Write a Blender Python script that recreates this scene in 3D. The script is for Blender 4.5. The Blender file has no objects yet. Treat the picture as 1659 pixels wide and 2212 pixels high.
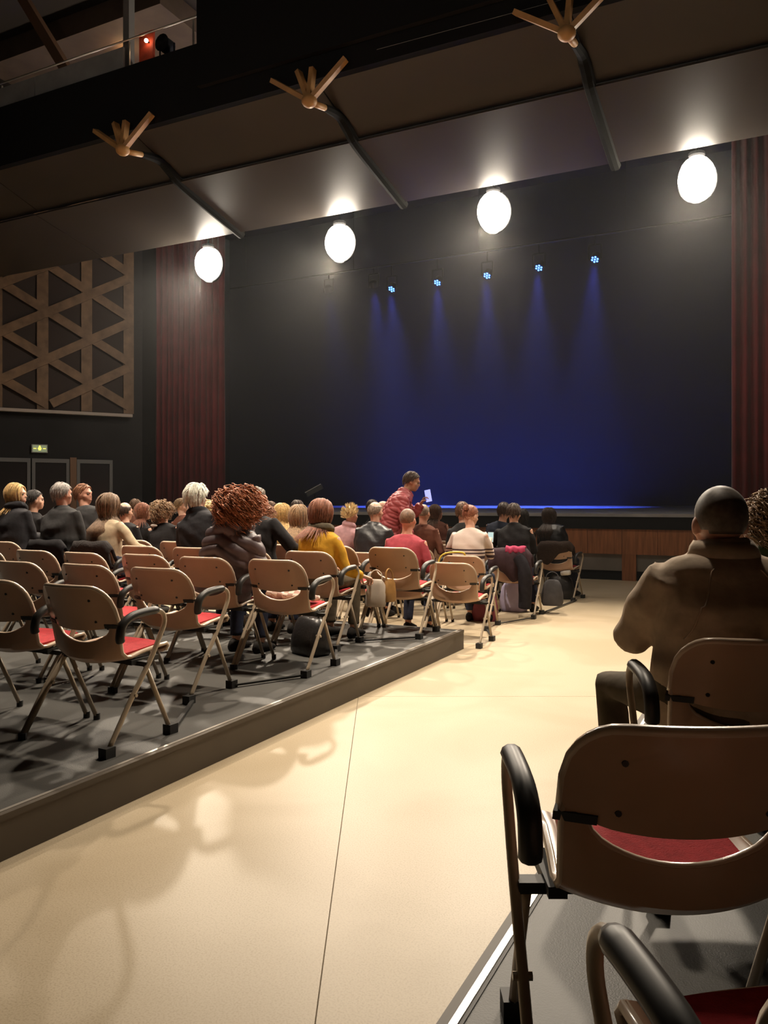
import bpy, math, random
import numpy as np
from mathutils import Vector, Matrix, Euler

random.seed(7); np.random.seed(7)
SC = bpy.context.scene
COL = SC.collection
R = math.radians
YAW = R(26.5)
CAM_H = 1.40
PLAT = 0.18

# ------------------------------------------------------------------ camera
cam_data = bpy.data.cameras.new('camera')
cam = bpy.data.objects.new('camera', cam_data)
COL.objects.link(cam)
cam.location = (0, 0, CAM_H)
cam.rotation_euler = (R(90), 0, YAW)
cam_data.sensor_fit = 'VERTICAL'
cam_data.sensor_height = 36.0
cam_data.lens = 36.0 * 1725.0 / 2212.0
cam_data.shift_y = -21.0 / 2212.0
cam_data.clip_start = 0.05
SC.camera = cam

# ------------------------------------------------------------------ world, exposure
world = bpy.data.worlds.new('world')
SC.world = world
world.use_nodes = True
bg = world.node_tree.nodes['Background']
bg.inputs[0].default_value = (1.0, 0.80, 0.62, 1)
bg.inputs[1].default_value = 0.0
SC.view_settings.view_transform = 'Standard'
SC.view_settings.look = 'None'
SC.view_settings.exposure = 0.0
SC.view_settings.gamma = 1.0
SC.view_settings.use_curve_mapping = False
SC.cycles.max_bounces = 5
SC.cycles.diffuse_bounces = 3
SC.cycles.glossy_bounces = 2
SC.cycles.use_adaptive_sampling = True
SC.cycles.adaptive_threshold = 0.06
SC.cycles.use_light_tree = False
SC.cycles.caustics_reflective = False
SC.cycles.caustics_refractive = False
SC.cycles.volume_bounces = 0
SC.cycles.sample_clamp_indirect = 6.0
LAMP_POWER = 80.0        # emission strength of the house lamp globes
FRONT_W = 1700.0         # floods of the lamp row before the stage, aimed into the hall
OVER_W = 2200.0          # downlights of the lamp row above the audience
BLUE_POWER = 7500.0       # blue stage spots

# ------------------------------------------------------------------ materials
MATS = {}
def mat(name, col, rough=0.6, metal=0.0, var=0.0, scale=8.0, bump=0.0, bscale=60.0, emit=None, estr=0.0, spec=0.5, coat=0.0, sheen=0.0):
    if name in MATS: return MATS[name]
    m = bpy.data.materials.new(name); m.use_nodes = True
    nt = m.node_tree; b = nt.nodes['Principled BSDF']
    b.inputs['Base Color'].default_value = (*col, 1)
    b.inputs['Roughness'].default_value = rough
    b.inputs['Metallic'].default_value = metal
    b.inputs['Specular IOR Level'].default_value = spec
    if coat: b.inputs['Coat Weight'].default_value = coat
    if sheen: b.inputs['Sheen Weight'].default_value = sheen
    tc = nt.nodes.new('ShaderNodeTexCoord')
    if var > 0:
        n = nt.nodes.new('ShaderNodeTexNoise'); n.inputs['Scale'].default_value = scale; n.inputs['Detail'].default_value = 4
        nt.links.new(tc.outputs['Object'], n.inputs['Vector'])
        r = nt.nodes.new('ShaderNodeValToRGB')
        r.color_ramp.elements[0].position = 0.3; r.color_ramp.elements[1].position = 0.7
        r.color_ramp.elements[0].color = (*[c * (1 - var) for c in col], 1)
        r.color_ramp.elements[1].color = (*[min(1, c * (1 + var)) for c in col], 1)
        nt.links.new(n.outputs['Fac'], r.inputs['Fac']); nt.links.new(r.outputs['Color'], b.inputs['Base Color'])
    if bump > 0:
        n2 = nt.nodes.new('ShaderNodeTexNoise'); n2.inputs['Scale'].default_value = bscale; n2.inputs['Detail'].default_value = 3
        nt.links.new(tc.outputs['Object'], n2.inputs['Vector'])
        bp = nt.nodes.new('ShaderNodeBump'); bp.inputs['Strength'].default_value = bump; bp.inputs['Distance'].default_value = 0.01
        nt.links.new(n2.outputs['Fac'], bp.inputs['Height']); nt.links.new(bp.outputs['Normal'], b.inputs['Normal'])
    if emit:
        b.inputs['Emission Color'].default_value = (*emit, 1)
        b.inputs['Emission Strength'].default_value = estr
    MATS[name] = m
    return m

def cloth(name, col, bump=0.5, bscale=14.0, rough=0.85, var=0.15):
    return mat(name, col, rough=rough, var=var, scale=20, bump=bump, bscale=bscale, spec=0.15)

# ------------------------------------------------------------------ mesh building
class MB:
    def __init__(self): self.v = []; self.f = []
    def add(self, v, f):
        o = len(self.v); self.v += [tuple(map(float, p)) for p in v]; self.f += [tuple(i + o for i in q) for q in f]; return self
    def box(self, lo, hi, M=None):
        x0, y0, z0 = lo; x1, y1, z1 = hi
        v = [(x0,y0,z0),(x1,y0,z0),(x1,y1,z0),(x0,y1,z0),(x0,y0,z1),(x1,y0,z1),(x1,y1,z1),(x0,y1,z1)]
        if M is not None: v = [M @ Vector(p) for p in v]
        return self.add(v, [(0,3,2,1),(4,5,6,7),(0,1,5,4),(1,2,6,5),(2,3,7,6),(3,0,4,7)])
    def bar(self, a, b, w, h, up=(0, 0, 1)):
        a = Vector(a); b = Vector(b); d = (b - a).normalized(); u = Vector(up)
        s = d.cross(u)
        if s.length < 1e-4: s = d.cross(Vector((1, 0, 0)))
        s.normalize(); t = s.cross(d)
        v = []
        for p in (a, b):
            for i, j in ((-1,-1),(1,-1),(1,1),(-1,1)): v.append(p + s * (i * w / 2) + t * (j * h / 2))
        return self.add(v, [(0,1,2,3),(7,6,5,4),(0,4,5,1),(1,5,6,2),(2,6,7,3),(3,7,4,0)])
    def loft(self, rings, cap=True):
        n = len(rings[0]); v = [p for r in rings for p in r]; f = []
        for i in range(len(rings) - 1):
            for j in range(n):
                k = (j + 1) % n
                f.append((i*n+j, i*n+k, (i+1)*n+k, (i+1)*n+j))
        if cap:
            f.append(tuple(reversed(range(n)))); f.append(tuple((len(rings)-1)*n + j for j in range(n)))
        return self.add(v, f)
    def tube(self, pts, rad, n=8, cap=True, flat=1.0, ref=(1, 0, 0)):
        pts = [Vector(p) for p in pts]
        if not hasattr(rad, '__len__'): rad = [rad] * len(pts)
        rings = []; prev = None
        for i, p in enumerate(pts):
            if i == 0: d = pts[1] - p
            elif i == len(pts) - 1: d = p - pts[i-1]
            else: d = (pts[i+1] - p).normalized() + (p - pts[i-1]).normalized()
            d = d.normalized() if d.length > 1e-9 else Vector((0, 0, 1))
            if prev is None:
                s = Vector(ref) - d * d.dot(Vector(ref))
                if s.length < 1e-3: s = Vector((0, 1, 0)) - d * d.y
                if s.length < 1e-3: s = Vector((0, 0, 1)) - d * d.z
            else: s = prev - d * d.dot(prev)
            s.normalize(); prev = s; t = d.cross(s)
            rings.append([p + (s * math.cos(2*math.pi*k/n) * flat + t * math.sin(2*math.pi*k/n)) * rad[i] for k in range(n)])
        return self.loft(rings, cap)
    def ellipsoid(self, c, r, n=12, m=8, M=None):
        v = [(0, 0, 1)]
        for i in range(1, m):
            th = math.pi * i / m
            for j in range(n):
                ph = 2*math.pi*j/n; v.append((math.sin(th)*math.cos(ph), math.sin(th)*math.sin(ph), math.cos(th)))
        v.append((0, 0, -1))
        f = [(0, 1 + j, 1 + (j+1) % n) for j in range(n)]
        for i in range(m - 2):
            for j in range(n):
                a = 1 + i*n + j; b = 1 + i*n + (j+1) % n
                f.append((a, a + n, b + n, b))
        e = len(v) - 1; o = 1 + (m-2)*n
        f += [(e, o + (j+1) % n, o + j) for j in range(n)]
        v = [Vector((p[0]*r[0] + c[0], p[1]*r[1] + c[1], p[2]*r[2] + c[2])) for p in v]
        if M is not None: v = [M @ p for p in v]
        return self.add(v, f)
    def lathe(self, prof, n=16, c=(0, 0, 0)):
        rings = [[(c[0]+r*math.cos(2*math.pi*j/n), c[1]+r*math.sin(2*math.pi*j/n), c[2]+z) for j in range(n)] for r, z in prof]
        return self.loft(rings)
    def grid(self, P, closed=False):
        # P: array (a,b,3)
        a, b = len(P), len(P[0]); v = [p for row in P for p in row]
        f = [(i*b+j, i*b+j+1, (i+1)*b+j+1, (i+1)*b+j) for i in range(a-1) for j in range(b-1)]
        return self.add(v, f)
    def slab(self, P, t):
        # a grid surface given thickness t along its normals
        P = np.array(P, float); a, b = P.shape[:2]
        du = np.gradient(P, axis=0); dv = np.gradient(P, axis=1)
        N = np.cross(du, dv); N /= np.maximum(np.linalg.norm(N, axis=2, keepdims=True), 1e-9)
        A = P + N * t / 2; B = P - N * t / 2
        o = 0; v = [tuple(p) for p in A.reshape(-1, 3)] + [tuple(p) for p in B.reshape(-1, 3)]
        n = a * b; f = []
        for i in range(a-1):
            for j in range(b-1):
                q = (i*b+j, (i+1)*b+j, (i+1)*b+j+1, i*b+j+1)
                f.append(q); f.append(tuple(n + k for k in reversed(q)))
        edge = [(i, 0) for i in range(a)] + [(a-1, j) for j in range(1, b)] + [(i, b-1) for i in range(a-2, -1, -1)] + [(0, j) for j in range(b-2, 0, -1)]
        for k in range(len(edge)):
            p = edge[k]; q = edge[(k+1) % len(edge)]
            i0 = p[0]*b+p[1]; i1 = q[0]*b+q[1]
            f.append((i1, i0, n + i0, n + i1))
        return self.add(v, f)
    def mesh(self, name, smooth=False, auto=None):
        m = bpy.data.meshes.new(name); m.from_pydata(self.v, [], self.f); m.update()
        import bmesh
        bm = bmesh.new(); bm.from_mesh(m); bmesh.ops.recalc_face_normals(bm, faces=bm.faces); bm.to_mesh(m); bm.free()
        if smooth or auto is not None:
            m.polygons.foreach_set('use_smooth', [True] * len(m.polygons))
            if auto is not None: m.set_sharp_from_angle(angle=R(auto))
        return m

def obj(name, me, material=None, parent=None, loc=None, rot=None):
    if isinstance(me, MB): me = me.mesh(name)
    o = bpy.data.objects.new(name, me); COL.objects.link(o)
    if material is not None and len(me.materials) == 0: me.materials.append(material)
    if parent is not None: o.parent = parent
    if loc is not None: o.location = loc
    if rot is not None: o.rotation_euler = rot
    return o
def tag(o, label=None, cat=None, group=None, kind=None):
    if label: o['label'] = label
    if cat: o['category'] = cat
    if group: o['group'] = group
    if kind: o['kind'] = kind
    return o
def thing(name, label, cat, loc=(0, 0, 0), rz=0.0, group=None):
    o = bpy.data.objects.new(name, None); COL.objects.link(o)
    o.location = loc; o.rotation_euler = (0, 0, rz); o.empty_display_size = 0.1
    return tag(o, label, cat, group)
def struct(name, me, material, label, cat='room part', parent=None):
    o = obj(name, me, material, parent)
    return tag(o, label, cat, None, 'structure')
def boxmesh(lo, hi): return MB().box(lo, hi)
def spline(pts, k=6):
    pts = [np.array(p, float) for p in pts]; out = []
    for i in range(len(pts) - 1):
        p0 = pts[max(i-1, 0)]; p1 = pts[i]; p2 = pts[i+1]; p3 = pts[min(i+2, len(pts)-1)]
        for j in range(k):
            t = j / k
            out.append(0.5*((2*p1) + (-p0+p2)*t + (2*p0-5*p1+4*p2-p3)*t*t + (-p0+3*p1-3*p2+p3)*t**3))
    out.append(pts[-1]); return out
def camw(lat, d, z=0.0):      # a spot given as metres right of and ahead of where the photographer sits
    return Vector((-math.sin(YAW)*d + math.cos(YAW)*lat, math.cos(YAW)*d + math.sin(YAW)*lat, z))

# ================================================================== the setting
def floor_mat():
    m = mat('cream_floor', (0.60, 0.49, 0.34), rough=0.42, spec=0.30)
    nt = m.node_tree; b = nt.nodes['Principled BSDF']
    tc = nt.nodes.new('ShaderNodeTexCoord')
    n1 = nt.nodes.new('ShaderNodeTexNoise'); n1.inputs['Scale'].default_value = 0.9; n1.inputs['Detail'].default_value = 3; n1.inputs['Distortion'].default_value = 0.6
    n2 = nt.nodes.new('ShaderNodeTexNoise'); n2.inputs['Scale'].default_value = 160; n2.inputs['Detail'].default_value = 2
    nt.links.new(tc.outputs['Object'], n1.inputs['Vector']); nt.links.new(tc.outputs['Object'], n2.inputs['Vector'])
    r1 = nt.nodes.new('ShaderNodeValToRGB')
    r1.color_ramp.elements[0].position = 0.40; r1.color_ramp.elements[0].color = (0.43, 0.345, 0.230, 1)
    r1.color_ramp.elements[1].position = 0.56; r1.color_ramp.elements[1].color = (0.485, 0.398, 0.278, 1)
    r2 = nt.nodes.new('ShaderNodeValToRGB')
    r2.color_ramp.elements[0].position = 0.30; r2.color_ramp.elements[0].color = (0.80, 0.78, 0.74, 1)
    r2.color_ramp.elements[1].position = 0.55; r2.color_ramp.elements[1].color = (1, 1, 1, 1)
    mx = nt.nodes.new('ShaderNodeMix'); mx.data_type = 'RGBA'; mx.blend_type = 'MULTIPLY'; mx.inputs[0].default_value = 1
    nt.links.new(n1.outputs['Fac'], r1.inputs['Fac']); nt.links.new(n2.outputs['Fac'], r2.inputs['Fac'])
    nt.links.new(r1.outputs['Color'], mx.inputs[6]); nt.links.new(r2.outputs['Color'], mx.inputs[7])
    nt.links.new(mx.outputs[2], b.inputs['Base Color'])
    return m
FLOOR = floor_mat()
M_JOINT = mat('floor_joint', (0.33, 0.27, 0.19), 0.8)
M_BLACK = mat('matt_black', (0.012, 0.012, 0.013), 0.85, spec=0.2)
M_DARKWALL = mat('dark_wall', (0.022, 0.021, 0.022), 0.8, var=0.2, scale=1.5, spec=0.3)
M_PLATTOP = mat('platform_vinyl', (0.058, 0.056, 0.051), 0.5, var=0.18, scale=3.0, bump=0.15, bscale=220, spec=0.4)
M_RISER = mat('platform_riser', (0.085, 0.068, 0.052), 0.55, var=0.12, scale=2.0, spec=0.35)
M_ALU = mat('brushed_aluminium', (0.62, 0.58, 0.52), 0.35, metal=0.9)
M_RUBBER = mat('black_rubber', (0.018, 0.017, 0.016), 0.6)

# floor: large screed slabs with thin joints, laid square to the photographer's axis
fl = struct('floor', boxmesh((-24, -9, -0.10), (12, 15.5, -0.012)), M_JOINT, 'smooth cream screed floor of the hall with thin joints', 'floor')
lats = [-20, -12.185, -6.185, -0.185, 5.815, 12]; ds = [-9, -0.24, 5.76, 11.76, 22]
for i in range(5):
    for j in range(4):
        a0, a1, d0, d1 = lats[i] + .002, lats[i+1] - .002, ds[j] + .002, ds[j+1] - .002
        P = [camw(a0, d0), camw(a1, d0), camw(a1, d1), camw(a0, d1)]
        # keep the slabs inside the hall: cut at the stage front
        poly = []
        for k in range(4):
            p, q = P[k], P[(k+1) % 4]
            ip, iq = p.y <= 15.3, q.y <= 15.3
            if ip: poly.append(p)
            if ip != iq:
                t = (15.3 - p.y) / (q.y - p.y); poly.append(p.lerp(q, t))
        if len(poly) < 3: continue
        n = len(poly); mb = MB()
        mb.add([(p.x, p.y, -.012) for p in poly] + [(p.x, p.y, 0.0) for p in poly], [tuple(reversed(range(n))), tuple(range(n, 2*n))] + [(k, (k+1) % n, n + (k+1) % n, n + k) for k in range(n)])
        obj('floor_slab', mb, FLOOR, fl)

# seating platforms
def platform(x0, x1, y0, y1, edge, label):
    t = thing('seating_platform', label, 'platform', (0, 0, 0))
    obj('platform_deck', boxmesh((x0, y0, PLAT - .02), (x1, y1, PLAT)), M_PLATTOP, t)
    e = x1 if edge > 0 else x0
    i = e - edge * .02
    lo, hi = sorted((e, i)); obj('riser', boxmesh((lo, y0, 0.001), (hi, y1, PLAT - .02)), M_RISER, t)
    obj('riser', boxmesh((min(x0, x1), y1 - .02, 0.001), (max(x0, x1) - (.02 if edge > 0 else 0), y1, PLAT - .02)), M_RISER, t)
    g0, g1 = sorted((e + edge * .003, e - edge * .024))
    obj('edge_lip', boxmesh((g0, y0, PLAT - .022), (g1, y1 + .003, PLAT + .003)), M_RISER, t)
    g0, g1 = sorted((e - edge * .0242, e - edge * .043))
    obj('nosing', boxmesh((g0, y0, PLAT), (g1, y1 + .003, PLAT + .006)), M_ALU, t)
    s0, s1 = sorted((e - edge * .0432, e - edge * .054))
    obj('nosing_insert', boxmesh((s0, y0, PLAT), (s1, y1, PLAT + .003)), M_RUBBER, t)
    return t
platform(-16.0, -2.72, -4.0, 7.16, 1, 'low dark grey seating platform left of the cream aisle')
platform(-0.72, 6.5, -4.0, 7.16, -1, 'low dark grey seating platform right of the cream aisle')

# walls and ceiling of the hall
struct('wall_back', boxmesh((-24, -9.2, 0), (12, -9, 10.4)), mat('hall_back_wall', (0.05, 0.036, 0.028), 0.8), 'brown rear wall of the hall', 'wall')
struct('wall_right', boxmesh((11.8, -9, 0), (12, 14.6, 10.4)), mat('hall_right_wall', (0.04, 0.03, 0.025), 0.8), 'dark right wall of the hall', 'wall')
struct('ceiling', boxmesh((-24, -9, 10.4), (12, 27, 10.6)), mat('hall_ceiling', (0.045, 0.033, 0.026), 0.85), 'dark brown ceiling high above the hall', 'ceiling')

# left wall, splayed towards the stage
WA = Vector((-14.0, 14.55, 0)); WD = Vector((-0.574, -0.819, 0)).normalized()
WROT = math.atan2(-WD.y, -WD.x)       # local +X runs along the wall towards the stage
def wallpt(t, out=0.0, z=0.0):        # t metres back from the stage corner
    nrm = Vector((-WD.y, WD.x, 0)); nrm = nrm if nrm.x > 0 else -nrm
    p = WA + WD * t + nrm * out; return Vector((p.x, p.y, z))
WR = Matrix.Translation(WA) @ Matrix.Rotation(WROT, 4, 'Z')   # local x = -t, local -y faces the hall
def wbox(mb, t0, t1, o0, o1, z0, z1):
    return mb.box((-t1, -o1, z0), (-t0, -o0, z1), WR)
struct('wall_left', wbox(MB(), -0.2, 13.0, -0.2, 0.0, 0.0, 10.4), M_DARKWALL, 'dark side wall of the hall beside the stage', 'wall')

# wooden acoustic lattice high on the left wall
M_LATT = mat('lattice_wood', (0.165, 0.095, 0.050), 0.6, var=0.25, scale=5)
M_LBACK = mat('lattice_backing', (0.040, 0.028, 0.024), 0.9)
lt = thing('acoustic_lattice', 'brown wooden acoustic lattice of crossing strips high on the side wall', 'wall panel')
LT0, LT1, LZ0, LZ1 = 0.02, 5.9, 3.52, 8.6
obj('backing_board', wbox(MB(), LT0, LT1, 0.01, 0.05, LZ0, LZ1), M_LBACK, lt)
lw = 0.24; pitch = 0.95
k = 0; tt = LT0 + .12
while tt < LT1:
    obj('lattice_strip', wbox(MB(), max(LT0, tt - lw/2), min(LT1, tt + lw/2), 0.05, 0.11, LZ0, LZ1), M_LATT, lt); tt += pitch
for sgn, oo in ((1, 0.112), (-1, 0.145)):
    sl = 0.56
    for q in range(-9, 16):
        # strip: z = c + sgn*sl*(t-LT0)
        c = LZ0 + .1 + q * 1.064
        pts = []
        for t0 in np.linspace(LT0 + .13, LT1 - .13, 60):
            z = c + sgn * sl * (t0 - LT0)
            if LZ0 + .1 <= z <= LZ1 - .1: pts.append((t0, z))
        if len(pts) < 4: continue
        (ta, za), (tb, zb) = pts[0], pts[-1]
        mb = MB().bar((-ta, -(oo + .015), za), (-tb, -(oo + .015), zb), 0.03, 0.20, up=(0, 0, 1))
        mb.v = [tuple(WR @ Vector(p)) for p in mb.v]
        obj('lattice_strip', mb, M_LATT, lt)
obj('lower_rail', wbox(MB(), LT0 + .05, LT1, 0.05, 0.22, LZ0 - .09, LZ0 - .02), mat('pale_rail', (0.40, 0.34, 0.30), 0.5), lt)

# glazed doors under the lattice
M_FRAME = mat('door_frame_grey', (0.17, 0.17, 0.175), 0.5)
M_WOODF = mat('door_post_wood', (0.22, 0.12, 0.07), 0.6)
M_GLASS = mat('dark_glass', (0.030, 0.028, 0.030), 0.18, spec=0.6)
d1 = struct('door_1', wbox(MB(), 0.42, 4.6, 0.0, 0.012, 0.0, 2.46), M_DARKWALL, 'row of dark glazed doors below the exit sign', 'door')
tx = 0.50
for i in range(4):
    w = 0.80; a, b_ = tx, tx + w
    leaf = obj('door_leaf', wbox(wbox(wbox(wbox(MB(), a, a + .07, .012, .06, .02, 2.40), b_ - .07, b_, .012, .06, .02, 2.40), a + .07, b_ - .07, .012, .06, 2.31, 2.40), a + .07, b_ - .07, .012, .06, .02, .25), M_FRAME, d1)
    obj('glass_pane', wbox(MB(), a + .07, b_ - .07, .02, .035, .25, 2.31), M_GLASS, leaf)
    hx = a + .10 if i % 2 else b_ - .10
    obj('door_handle', wbox(MB(), hx - .012, hx + .012, .06, .10, 0.95, 1.25), M_ALU, leaf)
    tx += w + (0.16 if i == 0 else 0.03)
obj('door_post', wbox(MB(), 1.31, 1.45, .012, .09, 0.0, 2.44), M_WOODF, d1)

# exit sign
es = thing('exit_sign', 'small lit exit sign with yellow pictogram above the glazed doors', 'sign')
obj('sign_case', wbox(MB(), 1.93, 2.27, .01, .07, 2.53, 2.72), mat('sign_case', (0.35, 0.36, 0.34), 0.5), es)
obj('sign_face', wbox(MB(), 1.95, 2.25, .07, .075, 2.55, 2.70), mat('sign_face', (0.10, 0.12, 0.06), 0.5, emit=(0.55, 0.62, 0.35), estr=0.35), es)
SIGN_E = mat('sign_glow', (0.8, 0.7, 0.1), 0.5, emit=(1.0, 0.85, 0.12), estr=1.6)
# pictogram: arrow, running figure, door bar
mb = MB(); wbox(mb, 2.17, 2.23, .075, .079, 2.618, 2.632)
mb2 = MB(); wbox(mb2, 2.075, 2.125, .075, .079, 2.585, 2.66); wbox(mb2, 2.085, 2.115, .075, .079, 2.665, 2.69); wbox(mb2, 2.06, 2.14, .075, .079, 2.615, 2.635)
mb3 = MB(); wbox(mb3, 1.97, 2.03, .075, .079, 2.618, 2.632)
for m_ in (mb, mb2, mb3): obj('pictogram', m_, SIGN_E, es)

# ------------------------------------------------------------------ stage
M_WOODP = mat('stage_front_wood', (0.36, 0.14, 0.060), 0.5, var=0.3, scale=4)
_nt = M_WOODP.node_tree
for n_ in list(_nt.nodes):
    if n_.type == 'TEX_NOISE':
        mp = _nt.nodes.new('ShaderNodeMapping'); mp.inputs['Scale'].default_value = (6, 1, 0.5)
        tc_ = [q for q in _nt.nodes if q.type == 'TEX_COORD'][0]
        _nt.links.new(tc_.outputs['Object'], mp.inputs['Vector']); _nt.links.new(mp.outputs['Vector'], n_.inputs['Vector'])
M_GREYP = mat('stage_base_grey', (0.21, 0.185, 0.165), 0.65, var=0.12, scale=3)
M_STAGEFL = mat('stage_floor_black', (0.36, 0.36, 0.38), 0.38, var=0.15, scale=2, spec=0.5)
SX0, SX1, SY = -17.0, 4.5, 14.65
stg = struct('stage', boxmesh((SX0, SY + .10, 0), (SX1, 22.2, 1.14)), M_BLACK, 'raised black stage at the end of the hall', 'stage')
dk = MB().box((SX0, SY - .02, 1.14), (SX1, 22.2, 1.195))      # the deck is raked, rising to the rear
dk.v = [(x_, y_, z_ + (.115 if y_ > 20 and z_ > 1.15 else 0)) for x_, y_, z_ in dk.v]
obj('stage_deck', dk, M_STAGEFL, stg)
obj('fascia_board', boxmesh((SX0, SY, 0.92), (SX1, SY + .10, 1.14)), M_BLACK, stg)
x = -2.563 - 2.45 * 6
while x < SX1:
    b_ = min(x + 2.45, SX1)
    # wooden panel run, split in boards about 0.6 m wide
    n = 4; w = (b_ - x) / n
    for i in range(n):
        obj('wood_panel', boxmesh((x + i*w + .004, SY + .02, 0.47), (x + (i+1)*w - .004, SY + .10, 0.918)), M_WOODP, stg)
    obj('base_post', boxmesh((x, SY + .02, 0.0), (x + .247, SY + .10, 0.468)), M_WOODP, stg)
    obj('base_panel', boxmesh((x + .25, SY + .05, 0.17), (b_ - .003, SY + .10, 0.468)), M_GREYP, stg)
    obj('toe_board', boxmesh((x + .25, SY + .07, 0.0), (b_ - .003, SY + .10, 0.168)), M_BLACK, stg)
    x += 2.45
struct('wall_stage_rear', boxmesh((-17, 22.2, 0), (4.5, 22.4, 10.4)), mat('stage_backcloth', (0.06, 0.062, 0.075), 0.9), 'dark backcloth at the rear of the stage', 'backdrop')
struct('wall_stage_left', boxmesh((-17.2, 15.0, 0), (-17.0, 22.4, 10.4)), M_BLACK, 'black side wall left of the stage', 'wall')
struct('wall_stage_right', boxmesh((4.5, 15.0, 0), (4.7, 22.4, 10.4)), M_BLACK, 'black side wall right of the stage', 'wall')
struct('wall_proscenium_left', boxmesh((-18.0, 14.95, 1.195), (-13.4, 15.1, 10.4)), M_DARKWALL, 'dark wall left of the stage opening', 'wall')
struct('wall_proscenium_right', boxmesh((1.6, 14.95, 1.195), (12.0, 15.1, 10.4)), M_DARKWALL, 'dark wall right of the stage opening', 'wall')
struct('wall_front_left', boxmesh((-24.0, 14.6, 0), (-17.0, 14.75, 10.4)), M_DARKWALL, 'dark wall beyond the left end of the stage', 'wall')
struct('wall_front_right', boxmesh((4.5, 14.6, 0), (12.0, 14.75, 10.4)), M_DARKWALL, 'dark wall beyond the right end of the stage', 'wall')
struct('wall_proscenium_top', boxmesh((-13.4, 14.95, 8.1), (1.6, 15.1, 10.4)), M_BLACK, 'black header above the stage opening', 'wall')

# red side curtains, pleated cloth
M_CURT = mat('dark_red_velvet', (0.13, 0.012, 0.016), 0.9, var=0.2, scale=3, sheen=0.2, spec=0.2)
def curtain(x0, x1, label):
    n = int((x1 - x0) * 60); xs = np.linspace(x0, x1, n); P = []
    for z in (1.2, 3.0, 5.5, 8.3):
        P.append([(x_, 14.80 + 0.045*math.sin(x_*2*math.pi/0.17 + .4*math.sin(x_*3)) + .02*math.sin(x_*17 + z), z) for x_ in xs])
    me = MB().slab(P, 0.008).mesh('stage_curtain', smooth=True)
    tag(obj('stage_curtain', me, M_CURT), label, 'curtain', 'stage curtains')
curtain(-13.56, -11.45, 'tall dark red pleated curtain at the left of the stage opening')
curtain(-0.77, 1.75, 'tall dark red pleated curtain at the right edge of the stage opening')

# ------------------------------------------------------------------ ceiling panels, ribs, bridge
M_CPAN = mat('ceiling_panel_lacquer', (0.075, 0.063, 0.055), 0.30, var=0.06, scale=1.2, spec=0.5)
M_RIB = mat('dark_rib', (0.010, 0.010, 0.009), 0.9, spec=0.15)
HUBX = [-15.6, -12.2, -8.88, -5.59, -2.18, 1.25, 4.7]
cp = thing('ceiling_baffle', 'brown stepped ceiling panels angled down towards the stage above the lamps', 'ceiling panel')
for i in range(len(HUBX) - 1):
    a, b_ = HUBX[i] + .01, HUBX[i+1] - .01
    P1 = [[(x_, 9.15, 7.08), (x_, 10.30, 6.74)] for x_ in (a, b_)]
    obj('baffle_panel', MB().slab(P1, .03), M_CPAN, cp)
    P2 = [[(x_, 10.22, 6.66), (x_, 11.85, 6.33)] for x_ in (a, b_)]
    obj('baffle_panel', MB().slab(P2, .03), M_CPAN, cp)
M_STRUT = mat('bracket_wood', (0.50, 0.27, 0.10), 0.5, var=0.2, scale=6)
for i, hx in enumerate(HUBX):
    nm = {2: 'wooden bracket of fanned struts with a dark rib, nearest the left wall', 3: 'wooden bracket of fanned struts with a dark rib, middle of three', 4: 'wooden bracket of fanned struts with a dark rib, nearest the right edge'}
    if i not in nm: continue
    t = thing('ceiling_bracket', nm[i], 'bracket', (hx, 9.0, 6.70), 0, 'wooden ceiling brackets')
    mb = MB().ellipsoid((0, 0, 0), (.105, .105, .085), 14, 10)
    obj('hub', mb.mesh('hub', smooth=True), M_STRUT, t)
    ends = [(-.62, .06, .44), (-.20, .05, .46), (.03, .04, .44), (.52, .06, .46)]
    for e in ends: obj('strut', MB().bar((e[0]*.08, e[1]*.08, e[2]*.08), e, .06, .10, up=(0, 1, .3)), M_STRUT, t)
    obj('strut', MB().tube([(0, .05, 0), (0, .45, .10)], .042, 10).mesh('strut', smooth=True), M_STRUT, t)
    rp = spline([(0, .40, .09), (0, .80, .15), (0, 1.06, .06), (0, 1.30, -.05), (0, 2.2, -.24), (0, 2.95, -.39)], 4)
    mb = MB().tube(rp, [.05 + .03*min(1, k_/6) for k_ in range(len(rp))], 8)
    obj('rib', mb, M_RIB, t)
br = thing('lighting_bridge', 'black lighting bridge spanning the hall with grey parapet boards and handrail', 'bridge')
obj('bridge_beam', boxmesh((-17.4, 9.12, 7.04), (11.5, 9.60, 8.03)), M_BLACK, br)
obj('bridge_skirt', boxmesh((-7.5, 9.03, 7.35), (9, 9.11, 9.4)), M_BLACK, br)
M_PARA = mat('parapet_grey', (0.30, 0.30, 0.30), 0.6, var=0.15, scale=3)
xx = -9.0 - 1.94*4
while xx < -9.1:
    obj('parapet_board', boxmesh((xx + .01, 9.14, 8.04), (xx + 1.93, 9.18, 8.36)), M_PARA, br)
    xx += 1.94
obj('handrail', MB().tube([(-17.3, 9.15, 8.44), (-7.6, 9.15, 8.45)], .014, 8).mesh('handrail', smooth=True), M_ALU, br)
for px_ in (-16.7, -14.3, -11.8, -8.94, -7.7):
    obj('rail_post', MB().tube([(px_, 9.20, 8.04), (px_, 9.20, 8.44)], .016, 8), M_ALU, br)
obj('cable', MB().tube([(-4.6, 9.02, 7.14), (-2.2, 9.02, 7.11)], .003, 6), M_FRAME, br)
obj('bridge_column', boxmesh((-9.12, 9.25, 8.04), (-9.0, 9.37, 10.4)), mat('bridge_column_grey', (0.22, 0.21, 0.205), 0.5), br)
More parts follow.
